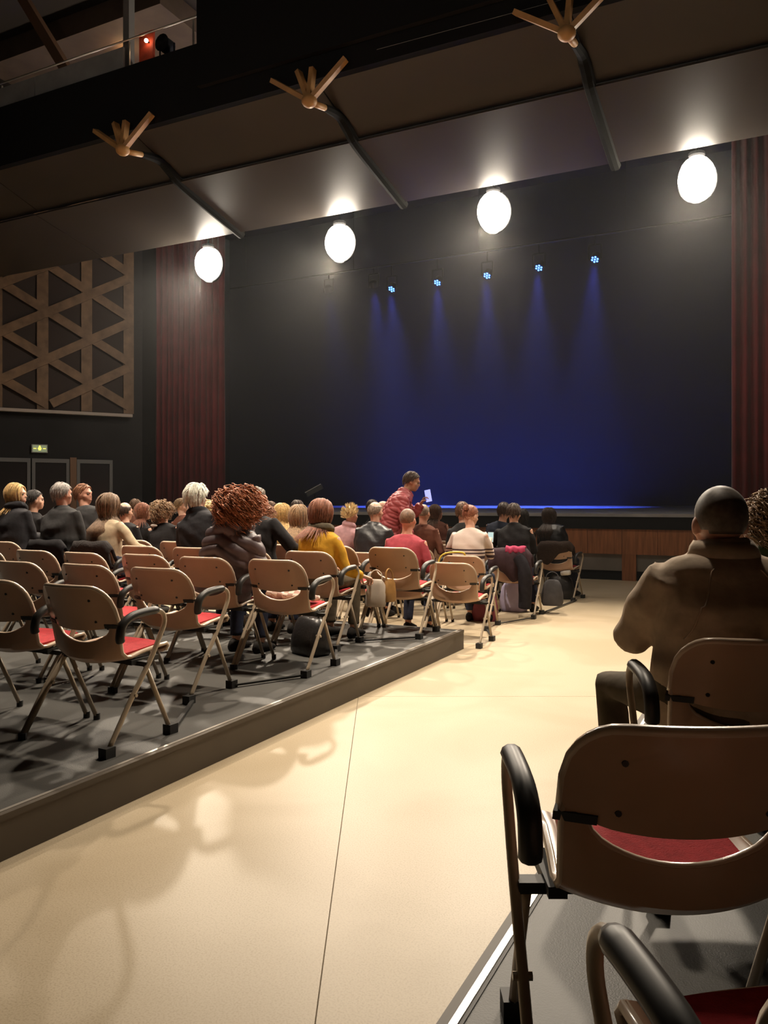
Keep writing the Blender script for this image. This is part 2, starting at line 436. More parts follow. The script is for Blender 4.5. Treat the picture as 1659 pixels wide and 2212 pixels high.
# roof timbers behind the bridge, with a lamp
gt = thing('roof_timber', 'long brown sloping roof timber above the bridge in the top corner', 'beam')
obj('timber', MB().bar((-10.95, 9.85, 8.75), (-12.1, 9.85, 10.39), .14, .17), M_WOODF, gt)
gt2 = thing('roof_soffit', 'brown roof soffit board lit by a bulb above the bridge', 'panel')
obj('board', boxmesh((-14.2, 10.6, 10.0), (-9.6, 13.6, 10.39)), mat('soffit_brown', (0.15, 0.10, 0.07), 0.7, var=0.2, scale=2), gt2)
gl = thing('gallery_bulb', 'small bare warm bulb glowing under the roof soffit at the top edge', 'lamp', (-11.1, 11.3, 9.86))
obj('bulb', MB().ellipsoid((0, 0, 0), (.05, .05, .06), 10, 8).mesh('bulb', smooth=True), mat('gallery_bulb_glow', (1, .8, .5), 0.4, emit=(1.0, 0.62, 0.30), estr=40.0), gl)
obj('bulb_holder', MB().tube([(0, 0, .05), (0, 0, .14)], .025, 10), M_BLACK, gl)
# red lit banner on the bridge and the dark lantern next to it
rb = thing('red_banner', 'small lit red banner standing on the lighting bridge', 'banner', (-8.70, 9.32, 8.03))
obj('cloth', boxmesh((-.14, -.02, 0.0), (.14, .02, .56)), mat('banner_red', (0.55, 0.07, 0.03), 0.7, var=0.3, scale=7), rb)
obj('clip_lamp', MB().ellipsoid((.06, -.08, .38), (.032, .03, .03), 10, 8).mesh('clip_lamp', smooth=True), mat('clip_lamp_glow', (1, .8, .6), .4, emit=(1.0, .70, .42), estr=12), rb)
obj('clip_arm', MB().bar((.06, -.055, .38), (.06, .0, .38), .02, .02), M_BLACK, rb)
ln = thing('bridge_spotlight', 'black theatre spotlight silhouette beside the red banner on the bridge', 'spotlight', (-8.32, 9.34, 8.03))
obj('body', MB().tube([(0, .06, .26), (0, -.10, .26), (0, -.12, .26)], [.11, .11, .13], 14).mesh('body', smooth=True), M_BLACK, ln)
obj('yoke', MB().bar((-.14, 0, .0), (-.14, 0, .28), .02, .02).bar((.14, 0, .0), (.14, 0, .28), .02, .02).bar((-.14, 0, .01), (.14, 0, .01), .02, .02), M_BLACK, ln)

# ------------------------------------------------------------------ house lamps
HALL_E = mat('hall_lamp_glow', (1, .9, .75), 0.5, emit=(1.0, 0.88, 0.72), estr=5.0)
LAMP_E = mat('house_lamp_glow', (1, .9, .75), 0.5, emit=(1.0, 0.88, 0.72), estr=LAMP_POWER)
globe = MB().ellipsoid((0, 0, 0), (.26, .26, .32), 14, 10).mesh('globe', smooth=True)
def house_lamp(x, y, z, label, watts, target, cone, hang):
    t = thing('house_lamp', label, 'lamp', (x, y, z), 0, 'house lamps')
    obj('globe', globe if y > 10 else globe.copy(), LAMP_E if y > 10 else None, t)
    if y < 10: t.children[0].data.materials.clear(); t.children[0].data.materials.append(HALL_E)
    else:
        P = [[(.285*math.cos(q)*math.sin(v_), .02 + .285*math.sin(q)*math.sin(v_), .345*math.cos(v_)) for q in np.linspace(.30, math.pi - .30, 12)] for v_ in np.linspace(.25, math.pi - .25, 12)]
        obj('reflector', MB().slab(P, .012).mesh('reflector', smooth=True), M_BLACK, t)
    obj('collar', MB().lathe([(.10, .305), (.115, .33), (.115, .37), (.04, .40)], 16).mesh('collar', smooth=False), M_BLACK, t)
    obj('stem', MB().tube([(0, 0, .39), (0, 0, hang - z)], .018, 8), M_BLACK, t)
    sp = bpy.data.lights.new('lamp_flood', 'SPOT'); sp.energy = watts; sp.color = (1.0, 0.85, 0.67)
    sp.spot_size = R(cone); sp.spot_blend = 1.0; sp.shadow_soft_size = 0.12
    d = (Vector(target) - Vector((x, y, z))).normalized()
    so = bpy.data.objects.new('lamp_flood', sp); COL.objects.link(so); so.parent = t
    so.location = d * .46; so.rotation_euler = d.to_track_quat('-Z', 'Y').to_euler()
for (x_, z_, lab) in ((-10.01, 6.04, 'glowing warm house lamp hanging nearest the red left curtain'), (-7.07, 6.03, 'glowing warm house lamp, second from the left'),
                      (-4.20, 6.12, 'glowing warm house lamp, second from the right'), (-1.11, 6.10, 'glowing warm house lamp nearest the right edge, the largest glow')):
    house_lamp(x_, 12.4, z_, lab, FRONT_W, (x_ * .9, 6.2, 0), 92, 10.4)
for x_, wd in ((-9.2, 'leftmost'), (-5.6, 'middle'), (-1.9, 'rightmost')):
    house_lamp(x_, 6.1, 7.25, 'warm house lamp high above the seats, %s of its row' % wd, OVER_W, (x_, 6.2, 0), 92, 10.4)

# ------------------------------------------------------------------ blue stage spots on their bar
BLUE_E = mat('blue_led', (0.2, 0.4, 1.0), 0.3, emit=(0.06, 0.20, 1.0), estr=9.0)
M_FIX = mat('fixture_black', (0.014, 0.014, 0.016), 0.5)
lb = thing('hanging_bar', 'black lighting bar over the stage carrying the blue spots', 'bar')
obj('bar_tube', MB().tube([(-13, 17.0, 7.02), (1, 17.0, 7.02)], .025, 8), M_FIX, lb)
for x_ in (-12.5, -9.3, -6.1, -2.9, .3): obj('hanger', MB().tube([(x_, 17.0, 7.02), (x_, 17.0, 10.43)], .008, 6), M_FIX, lb)
BL = [(-10.0, 6.59, 0, 'unlit-faced stage spot with a faint blue beam, furthest left'), (-8.75, 6.56, 0, 'stage spot turned away, its blue beam beside the leftmost bright spot'),
      (-8.27, 6.45, 1, 'blue stage spot with visible diodes, leftmost bright one'), (-7.10, 6.46, 1, 'blue stage spot with visible diodes, second bright one from left'),
      (-5.90, 6.47, 1, 'blue stage spot with visible diodes, middle bright one'), (-4.72, 6.49, 1, 'blue stage spot with visible diodes, fourth bright one from left'),
      (-3.52, 6.51, 1, 'blue stage spot with visible diodes, rightmost bright one')]
fx_body = MB().tube([(0, 0, .16), (0, 0, .12), (0, 0, .0), (0, 0, -.01)], [.05, .10, .105, .105], 16).mesh('lamp_body', auto=40)
led = MB().ellipsoid((0, 0, 0), (.022, .022, .012), 8, 6).mesh('diode', smooth=True)
for (x_, z_, face, lab) in BL:
    t = thing('stage_spot', lab, 'spotlight', (x_, 17.0, z_), 0, 'blue stage spots')
    tgt = Vector((x_ - .9, 20.2, 1.2))
    aim = (tgt - Vector((x_, 17.0, z_))).normalized()
    face_dir = (Vector((-.15, -.62, -.77)) if face else Vector((-.1, .5, -.86))).normalized()
    q = (-face_dir).to_track_quat('Z', 'Y')
    bd = obj('lamp_body', fx_body, M_FIX, t); bd.rotation_euler = q.to_euler()
    M_ = q.to_matrix()
    obj('yoke', MB().bar((-.13, 0, .0), (-.13, 0, .30), .015, .03).bar((.13, 0, 0), (.13, 0, .30), .015, .03).bar((-.13, 0, .30), (.13, 0, .30), .015, .03).bar((0, 0, .3), (0, 0, 7.02 - z_), .02, .02), M_FIX, t)
    if face:
        for k in range(7):
            a = k * math.pi / 3
            p = Vector((0, 0, -.012)) if k == 6 else Vector((.062*math.cos(a), .062*math.sin(a), -.012))
            o = obj('diode', led, BLUE_E, bd); o.location = p
    sp = bpy.data.lights.new('blue_beam', 'SPOT'); sp.energy = BLUE_POWER * (1.0 if face else (.25 if x_ < -9 else .7)); sp.color = (0.07, 0.13, 1.0)
    sp.spot_size = R(34); sp.spot_blend = 1.0; sp.shadow_soft_size = 0.08
    so = bpy.data.objects.new('blue_beam', sp); COL.objects.link(so); so.parent = t
    so.location = Vector(face_dir) * 0.05; so.rotation_euler = aim.to_track_quat('-Z', 'Y').to_euler()

# ================================================================== chairs
M_PLAST = mat('beige_plastic', (0.46, 0.292, 0.200), 0.27, var=0.06, scale=5, spec=0.5)
M_RIM = mat('rim_edge_highlight', (0.60, 0.47, 0.36), 0.24, spec=0.6)  # rim paler than the shell: its lit-edge highlight is painted into this colour
M_TUBE = mat('beige_painted_tube', (0.40, 0.325, 0.24), 0.35, spec=0.5)
M_RED = mat('red_seat_fabric', (0.40, 0.030, 0.036), 0.85, var=0.15, scale=40, bump=0.3, bscale=250, spec=0.2)
M_PAD = mat('black_armrest', (0.022, 0.020, 0.018), 0.45)
M_SCREW = mat('dark_screw', (0.015, 0.013, 0.012), 0.5)

def sstep(a, b, x):
    t = np.clip((x - a) / (b - a), 0, 1); return t*t*(3-2*t)
def col_s(n=25):
    u = np.linspace(-1, 1, n); return np.sign(u) * (1 - (1 - np.abs(u))**1.35)
S_ = col_s()
def back_y(s, z): return -.152 - (z - .60) * .40 + .055 * s*s - .008 * (1 - sstep(.60, .74, abs(s)))
def chair_meshes():
    m = {}
    # upper backrest
    P = []
    for s in S_:
        a = abs(s); zt = .80 - .11 * (1 - math.sqrt(max(0, 1 - max(0, (a - .56) / .44)**2.2)))
        zt = max(zt, .69)
        zb = .578 + .020*(a/.78)**2.2 + .013 * float(sstep(.74, .86, a))
        P.append([(.240*s, back_y(s, z), z) for z in np.linspace(zb, zt, 7)])
    mb = MB().slab(P, .022)
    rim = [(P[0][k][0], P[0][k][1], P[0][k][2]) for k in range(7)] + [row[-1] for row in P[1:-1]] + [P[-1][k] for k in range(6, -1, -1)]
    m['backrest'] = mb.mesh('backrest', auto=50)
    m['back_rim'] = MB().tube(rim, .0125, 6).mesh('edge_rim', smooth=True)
    # seat shell with the low rear lip
    P = []
    for s in S_:
        a = abs(s); ztop = .503 + .060*(a/.78)**2.2 + .036 * float(sstep(.74, .86, a))
        prof = [(.262, .418), (.282, .436), (.268, .452), (.18, .446), (.06, .436), (-.04, .430), (-.092, .437), (-.122, .462)]
        row = []
        for i, (y, z) in enumerate(prof):
            w = .215 + .018*sstep(.2, -.05, y)
            rear = float(sstep(.05, -.11, y))
            edge = .012 * float(sstep(.80, 1.0, a)) * (1 - rear)
            row.append((w*s, y + rear*(.055*s*s - .010) - (1-rear)*.02*s*s*sstep(.15, .28, y), z + edge - .03*rear*(1 - s*s)*(i >= 5)))
        y0, z0 = row[-1][1], row[-1][2]
        for k in range(1, 5):
            t = k/4; z = z0 + (ztop - z0)*t
            row.append((.233*s + .005*s*t, y0 + (back_y(s, ztop) - y0)*t, z))
        P.append(row)
    mb = MB().slab(P, .018)
    m['seat_shell'] = mb.mesh('seat_shell', auto=50)
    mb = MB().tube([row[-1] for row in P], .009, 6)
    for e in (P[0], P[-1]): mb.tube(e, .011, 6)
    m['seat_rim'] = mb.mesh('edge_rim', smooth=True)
    P = []
    for s in np.linspace(-1, 1, 9):
        row = []
        for y in np.linspace(-.055, .245, 8):
            z = float(np.interp(y, [-.07, -.03, .06, .18, .268], [.437, .430, .436, .446, .452])) + .017 - .007*abs(s)**4
            row.append((.188*s*(1 - .06*float(sstep(.15, .25, y))), y, z))
        P.append(row)
    m['seat_pad'] = MB().slab(P, .016).mesh('seat_pad', auto=50)
    for sx in (-1, 1):
        P = []
        for s in np.linspace(.72, 1.05, 5):
            P.append([(sx*.240*s, back_y(s, z), z) for z in (.596, .606, .616)])
        m['clamp%d' % sx] = MB().slab(P, .031).mesh('clamp', auto=40)
    arm = [(-.24, .025), (-.10, .235), (.03, .41), (.10, .525), (.134, .590), (.128, .640), (.085, .664), (.0, .662), (-.09, .650), (-.148, .615), (-.165, .56)]
    ap = spline([(0, y, z) for y, z in arm], 4)
    m['arm_tube'] = MB().tube(ap, .0135, 8, flat=.9).mesh('side_tube', smooth=True)
    padpts = spline([(0, y, z + .004) for y, z in arm[6:]] + [(0, -.160, .535)], 4)
    m['arm_pad'] = MB().tube(padpts, [.016] + [.021]*(len(padpts)-2) + [.017], 10, flat=1.15).mesh('armrest_pad', smooth=True)
    m['plain_tube'] = MB().tube([(0, -.24, .025), (0, -.10, .235), (0, .03, .41), (0, .06, .43)], .0135, 8).mesh('side_tube', smooth=True)
    m['front_leg'] = MB().tube([(0, .02, .405), (0, .205, .02)], .0125, 8).mesh('front_leg', smooth=True)
    m['foot'] = MB().tube([(0, 0, .0), (0, 0, .035)], .018, 8).mesh('foot')
    m['block'] = MB().box((-.026, -.03, 0), (.026, .03, .05)).mesh('foot')
    m['crossbar'] = MB().box((-.305, .005, .388), (.315, .045, .412)).box((-.25, -.03, .395), (-.21, .16, .420)).box((.21, -.03, .395), (.25, .16, .420)).mesh('crossbar')
    m['screw'] = MB().tube([(0, .004, 0), (0, -.004, 0)], .0065, 8).mesh('screw')
    m['pivot'] = MB().tube([(-.02, 0, 0), (.02, 0, 0)], .009, 8).mesh('pivot_bolt')
    return m
CM = chair_meshes()

def add_chair(x, y, z, rz, label, arm=1, bars=None, group='beige chairs with red seat pads'):
    t = thing('folding_chair', label, 'chair', (x, y, z), rz, group)
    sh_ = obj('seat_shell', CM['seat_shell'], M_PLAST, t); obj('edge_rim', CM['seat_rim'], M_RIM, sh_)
    obj('seat_pad', CM['seat_pad'], M_RED, t)
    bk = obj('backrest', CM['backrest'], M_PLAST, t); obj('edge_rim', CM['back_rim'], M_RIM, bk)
    for sx in (-1, 1):
        obj('clamp', CM['clamp%d' % sx], M_RUBBER, t)
        for zz in (.735, .625):
            o = obj('screw', CM['screw'], M_SCREW, bk); s = .60
            o.location = (sx*.240*s, back_y(s, zz) - .012, zz)
    obj('crossbar', CM['crossbar'], M_RUBBER, t)
    for sx in (-1, 1):
        fx = .312 if sx == arm else .292
        fx *= sx
        if sx == arm:
            ft = obj('side_tube', CM['arm_tube'], M_TUBE, t); ft.location = (fx, 0, 0)
            obj('armrest_pad', CM['arm_pad'], M_PAD, ft)
        else:
            ft = obj('side_tube', CM['plain_tube'], M_TUBE, t); ft.location = (fx, 0, 0)
        fl_ = obj('front_leg', CM['front_leg'], M_TUBE, t); fl_.location = (fx - sx*.026, 0, 0)
        o = obj('pivot_bolt', CM['pivot'], M_TUBE, ft); o.location = (0, -.075, .262)
        key = 'block' if (sx == arm and bars is not None) else 'foot'
        o = obj('foot', CM[key], M_RUBBER, ft); o.location = (0, -.245, 0)
        o = obj('foot', CM[key], M_RUBBER, fl_); o.location = (0, .208, 0)
    if bars:      # black spacer bar along the floor to the next row, in the chair's own coordinates
        a = Vector((arm*.30, .208, .018)); b_ = Vector(bars)
        obj('spacer_bar', MB().bar(a, b_, .022, .012), M_RUBBER, t)
    return t

ROWS = dict(A=(-3.19, 3.08, PLAT), B=(-3.53, 4.05, PLAT), C=(-3.28, 4.98, PLAT), D=(-3.58, 5.92, PLAT), E=(-3.21, 6.76, PLAT),
            F=(-2.91, 7.50, 0), G=(-3.19, 8.53, 0), H=(-2.98, 9.62, 0), I=(-2.95, 10.60, 0), J=(-2.92, 11.58, 0))
PITCH = .627
WORD = ['aisle seat', 'second from aisle', 'third from aisle', 'fourth from aisle', 'fifth from aisle', 'sixth from aisle', 'seventh from aisle', 'eighth from aisle', 'ninth from aisle', 'tenth from aisle', 'eleventh from aisle']
RNAME = dict(A='nearest left platform row', B='second left platform row', C='third left platform row', D='fourth left platform row', E='last left platform row',
             F='first row past the platform', G='second row past the platform', H='third row past the platform', I='fourth row past the platform', J='row nearest the stage')
EXTRA = {('A', 0): ', empty', ('B', 0): ', empty', ('F', 0): ', empty', ('E', 0): ', empty'}
SEATS = dict(A=2, B=3, C=6, D=7, E=9, F=8, G=9, H=11, I=4, J=4)
SKIP = {('I', 0), ('H', 6), ('H', 7), ('H', 8), ('H', 9), ('G', 5), ('G', 6), ('G', 7)} - {('H', 6), ('H', 8)}
def seat_xy(row, i):
    x, y, z = ROWS[row]
    jx = .012*math.sin(i*7.1 + ord(row)); jy = .02*math.sin(i*3.3 + ord(row)*1.7)
    return x - PITCH*i + (jx if i else 0), y + (jy if i else 0), z
order = 'ABCDEFGHIJ'
for row in order:
    for i in range(SEATS[row]):
        if (row, i) in SKIP: continue
        x, y, z = seat_xy(row, i); rz = R(2.2*math.sin(i*5 + ord(row)*2.1)) if i else R({'A': -2, 'J': -8}.get(row, 0))
        bars = None
        if i == 0:
            k = order.index(row) + 1
            if row in 'ABCDFGH' and k < len(order):
                nx, ny, nz = seat_xy(order[k], 0)
                if row == 'H': nx, ny, nz = seat_xy('J', 0)
                bars = (nx + .312 - x, ny - .245 - y, .018) if abs(nz - z) < .01 else None
            if bars is None: bars = ()
        add_chair(x, y, z, rz, 'beige chair with red pad, %s, %s' % (WORD[i], RNAME[row]), 1, bars)
RIGHT = dict(near=camw(.592, 1.69), man=camw(1.155, 2.62), own=camw(.612, .985), side=camw(1.78, 3.55))
add_chair(RIGHT['near'].x, RIGHT['near'].y, PLAT, YAW, 'large dark-backed chair with red seat pad in the right foreground', -1, ())
add_chair(RIGHT['man'].x, RIGHT['man'].y, PLAT, YAW - R(4), 'chair under the seated man in the light jacket on the right', -1, ())
add_chair(RIGHT['own'].x, RIGHT['own'].y, PLAT, YAW + R(9), 'chair at the bottom right corner showing only its armrest and red pad', -1, ())
add_chair(RIGHT['side'].x, RIGHT['side'].y, PLAT, YAW, 'chair under the blond person at the right edge', -1, ())

# ================================================================== people
TMP = bpy.data.scenes.new('scratch')
def remesh(mb, voxel, smooth_it=4, fac=.5):
    me = bpy.data.meshes.new('scratch'); me.from_pydata(mb.v, [], mb.f); me.update()
    import bmesh
    bm = bmesh.new(); bm.from_mesh(me); bmesh.ops.recalc_face_normals(bm, faces=bm.faces); bm.to_mesh(me); bm.free()
    o = bpy.data.objects.new('scratch', me); TMP.collection.objects.link(o)
    md = o.modifiers.new('r', 'REMESH'); md.mode = 'VOXEL'; md.voxel_size = voxel; md.use_smooth_shade = True
    if smooth_it:
        s = o.modifiers.new('s', 'SMOOTH'); s.factor = fac; s.iterations = smooth_it
    vl = TMP.view_layers[0]; vl.update(); dg = vl.depsgraph
    out = bpy.data.meshes.new_from_object(o.evaluated_get(dg), preserve_all_data_layers=False, depsgraph=dg)
    bpy.data.objects.remove(o); bpy.data.meshes.remove(me)
    return out
def mesh_np(me):
    n = len(me.vertices); co = np.empty(n*3, np.float32); me.vertices.foreach_get('co', co); return co.reshape(-1, 3)
def normals_np(me):
    n = len(me.vertices); a = np.empty(n*3, np.float32); me.vertices.foreach_get('normal', a); return a.reshape(-1, 3)
def set_np(me, co): me.vertices.foreach_set('co', co.astype(np.float32).ravel()); me.update()

def hand_mb(curl, side):
    # wrist at the origin, fingers along +Y, palm towards -Z
    mb = MB()
    mb.loft([[(w*math.cos(a), y, h*math.sin(a)) for a in np.linspace(0, 2*math.pi, 10, endpoint=False)] for y, w, h in ((-.02, .026, .019), (.02, .030, .017), (.06, .040, .015), (.085, .040, .013))])
    for k, (x, L) in enumerate(((-.031, .072), (-.0105, .080), (.0105, .075), (.031, .060))):
        p = Vector((x, .075, 0)); pts = [p.copy()]; ang = R(8); fan = (x / .031) * .10
        for sgm, l in ((1, .45), (2, .32), (3, .25)):
            ang += curl * (.55 if sgm == 1 else .85)
            p = p + Vector((fan, math.cos(ang), -math.sin(ang))) * (L*l); pts.append(p.copy())
        mb.tube(pts, [.0095, .0090, .0082, .0066], 7)
    th = [Vector((-.024*side, .012, -.004)), Vector((-.045*side, .035, -.014)), Vector((-.054*side, .062, -.022 - .02*curl)), Vector((-.050*side, .085, -.028 - .03*curl))]
    mb.tube(th, [.014, .012, .0105, .008], 7)
    return mb
HANDS = {}
def hand(curl, side):
    key = (curl, side)
    if key not in HANDS:
        me = remesh(hand_mb(curl, side), .0042, 2)
        HANDS[key] = (mesh_np(me).copy(), [tuple(p.vertices) for p in me.polygons]); bpy.data.meshes.remove(me)
    return HANDS[key]

def head_parts(mb, M):
    E_ = lambda c, r, n=14, m=10: mb.ellipsoid(c, r, n, m, M)
    E_((0, -.012, .020), (.077, .098, .094), 18, 14)
    E_((0, .028, -.040), (.062, .070, .082))
    E_((0, .066, -.092), (.030, .028, .026))
    E_((0, .078, .020), (.050, .022, .016))
    mb.add([M @ Vector(p) for p in [(-.008, .085, .012), (.008, .085, .012), (.017, .085, -.038), (-.017, .085, -.038), (0, .124, -.030), (0, .100, .010)]],
           [(0, 1, 5), (1, 2, 4, 5), (0, 5, 4, 3), (2, 3, 4), (0, 3, 2, 1)])
    E_((0, .092, -.062), (.024, .012, .008)); E_((0, .090, -.074), (.021, .012, .008))
    for sx in (-1, 1):
        E_((sx*.079, -.004, -.016), (.011, .020, .031)); E_((sx*.050, .052, -.030), (.022, .022, .022))
eye_me = MB().ellipsoid((0, 0, 0), (.0125, .0125, .0125), 10, 8).mesh('eye', smooth=True)
mouth_me = MB().ellipsoid((0, 0, 0), (.020, .008, .0065), 10, 6).mesh('mouth', smooth=True)
M_EYE = mat('eye', (0.10, 0.08, 0.07), 0.2)
M_LIP = mat('lip', (0.42, 0.16, 0.13), 0.5)
SKIN = {'fair': mat('skin_fair', (0.62, 0.36, 0.26), 0.5, var=0.08, scale=12, spec=.4), 'ruddy': mat('skin_ruddy', (0.55, 0.28, 0.20), 0.5, var=0.1, scale=12, spec=.4),
        'tan': mat('skin_tan', (0.42, 0.23, 0.155), 0.5, var=0.1, scale=12, spec=.4)}

def hairline(n):
    y, z = n[1], n[2]
    return z > np.interp(y, [-1, -.3, .15, .55, 1], [-.75, -.45, -.05, .50, .62])
def hair_mesh(style, rng):
    """hair in head coordinates (face towards +Y)"""
    mb = MB(); c = np.array((0, -.012, .020)); r = np.array((.077, .098, .094))
    vol = dict(puffy=1.20, buzz=1.035, short=1.10, fringe=1.05, bob=1.12, long=1.10, curly=1.16, bun=1.07, bigcurly=1.20, spiky=1.09)[style]
    # cap with thickness
    n, m = 30, 20; grid = {}
    def pt(i, j, k):
        th = math.pi*i/m; ph = 2*math.pi*j/n
        d = np.array((math.sin(th)*math.cos(ph), math.sin(th)*math.sin(ph), math.cos(th))); return d, c + d*r*k
    v, f, idx = [], [], {}
    for i in range(m+1):
        for j in range(n):
            d, p = pt(i, j, vol + rng.uniform(-.012, .012)*(0 if style == 'buzz' else 1)); idx[i, j] = len(v); v.append(p)
    off = len(v)
    for i in range(m+1):
        for j in range(n): v.append(pt(i, j, .97)[1])
    def on(i, j):
        d, _ = pt(i + .5, j + .5, 1)
        if style == 'fringe' and (d[2] > .42 and d[1] > -.75): return False
        return hairline(d)
    for i in range(m):
        for j in range(n):
            if not on(i, j): continue
            k = (j+1) % n; q = (idx[i, j], idx[i+1, j], idx[i+1, k], idx[i, k])
            f.append(q); f.append(tuple(off + t for t in reversed(q)))
            for (a, b), (ni, nj) in (((q[1], q[2]), (i+1, j)), ((q[3], q[0]), (i-1, j)), ((q[2], q[3]), (i, k)), ((q[0], q[1]), (i, (j-1) % n))):
                if 0 <= ni < m and on(ni, nj): continue
                f.append((b, a, off + a, off + b))
    mb.add(v, f)
    spec = dict(buzz=(0, 0, 0), short=(260, .05, .0042), puffy=(420, .075, .0050), fringe=(90, .035, .004), bob=(520, .25, .0046), long=(600, .42, .0048), curly=(380, .15, .0052), bun=(120, .03, .004), bigcurly=(820, .25, .0055), spiky=(260, .06, .0042))[style]
    cnt, L, rad = spec
    done = 0; tries = 0; g = np.array((0, 0, -1.0)); fall = style in ('bob', 'long'); curl = style in ('curly', 'bigcurly')
    while done < cnt and tries < cnt*6:
        tries += 1
        d = rng.normal(size=3); d /= np.linalg.norm(d)
        if not hairline(d): continue
        if style == 'fringe' and d[2] > .42 and d[1] > -.75: continue
        done += 1
        kk = vol + rng.uniform(-.05, .03); p = c + d*r*kk; pts = [p.copy()]
        steps = 12 if curl else (11 if fall else 4)
        l = L * rng.uniform(.78, 1.08); st = l/steps
        part = np.array((math.copysign(1, d[0])*.7, -.75, -.1))       # comb away from the parting
        ph = rng.uniform(0, 6.28); amp = {'curly': .016, 'bigcurly': .030, 'long': .004, 'bob': .003}.get(style, 0)
        for s in range(steps):
            t = (s+1)/steps
            q = (p - c)/r; nq = np.linalg.norm(q); n_ = (q/nq)/r; n_ /= np.linalg.norm(n_)
            if style == 'spiky': dr = d*.8 + np.array((0, .1, .5))
            else:
                w = g*1.0 + part*max(0, n_[2])*1.2
                if style in ('short', 'puffy', 'bun', 'fringe'): w = w + part*.3
                dr = w - n_*(w @ n_)*(1 if w @ n_ < 0 else .6)
                if style == 'puffy': dr = dr + n_*.25
                if style == 'short': dr = dr + n_*.12
                if curl: dr = dr*1.0 + n_*(1 - t)*(.9 if style == 'bigcurly' else .7) + rng.normal(size=3)*.35
            dr = dr/max(1e-6, np.linalg.norm(dr)); p = p + dr*st
            q = (p - c)/(r*kk); nq = np.linalg.norm(q)
            if nq < 1: p = c + q/nq*r*kk
            if fall and p[2] < -.07:      # hang behind and beside the neck, over the shoulders' back
                h = math.hypot(p[0], p[1] + .01); rr_ = min(.21, .074 + (.95 if p[1] < .02 else .1)*max(0, -.11 - p[2]))
                if h < rr_: p[0] *= rr_/max(h, .01); p[1] = (p[1] + .01)*rr_/max(h, .01) - .01
            e = p.copy()
            if amp:
                a = ph + s*(1.5 if curl else .7); e = e + np.array((math.cos(a), math.sin(a), .5*math.sin(a*1.3)))*amp*min(1, t*2)
            pts.append(e)
        mb.tube(pts, [rad*(1 - .75*(i_/(len(pts)-1))**2) for i_ in range(len(pts))], 3, cap=False)
    if style == 'bun':
        mb.ellipsoid((0.005, -.118, .055), (.036, .032, .034), 12, 8)
        for _ in range(40):
            a, b = rng.uniform(0, 6.28), rng.uniform(-1, 1)
            o = np.array((.005, -.118, .055)); e = o + np.array((.037*math.cos(a), .033*b, .036*math.sin(a)))
            mb.tube([e, e + np.array((.012*math.cos(a+1), -.012, .012*math.sin(a+1))), e + np.array((.02*math.cos(a+1.6), -.006, .02*math.sin(a+1.6)))], [.004, .0035, .001], 3, cap=False)
    return mb

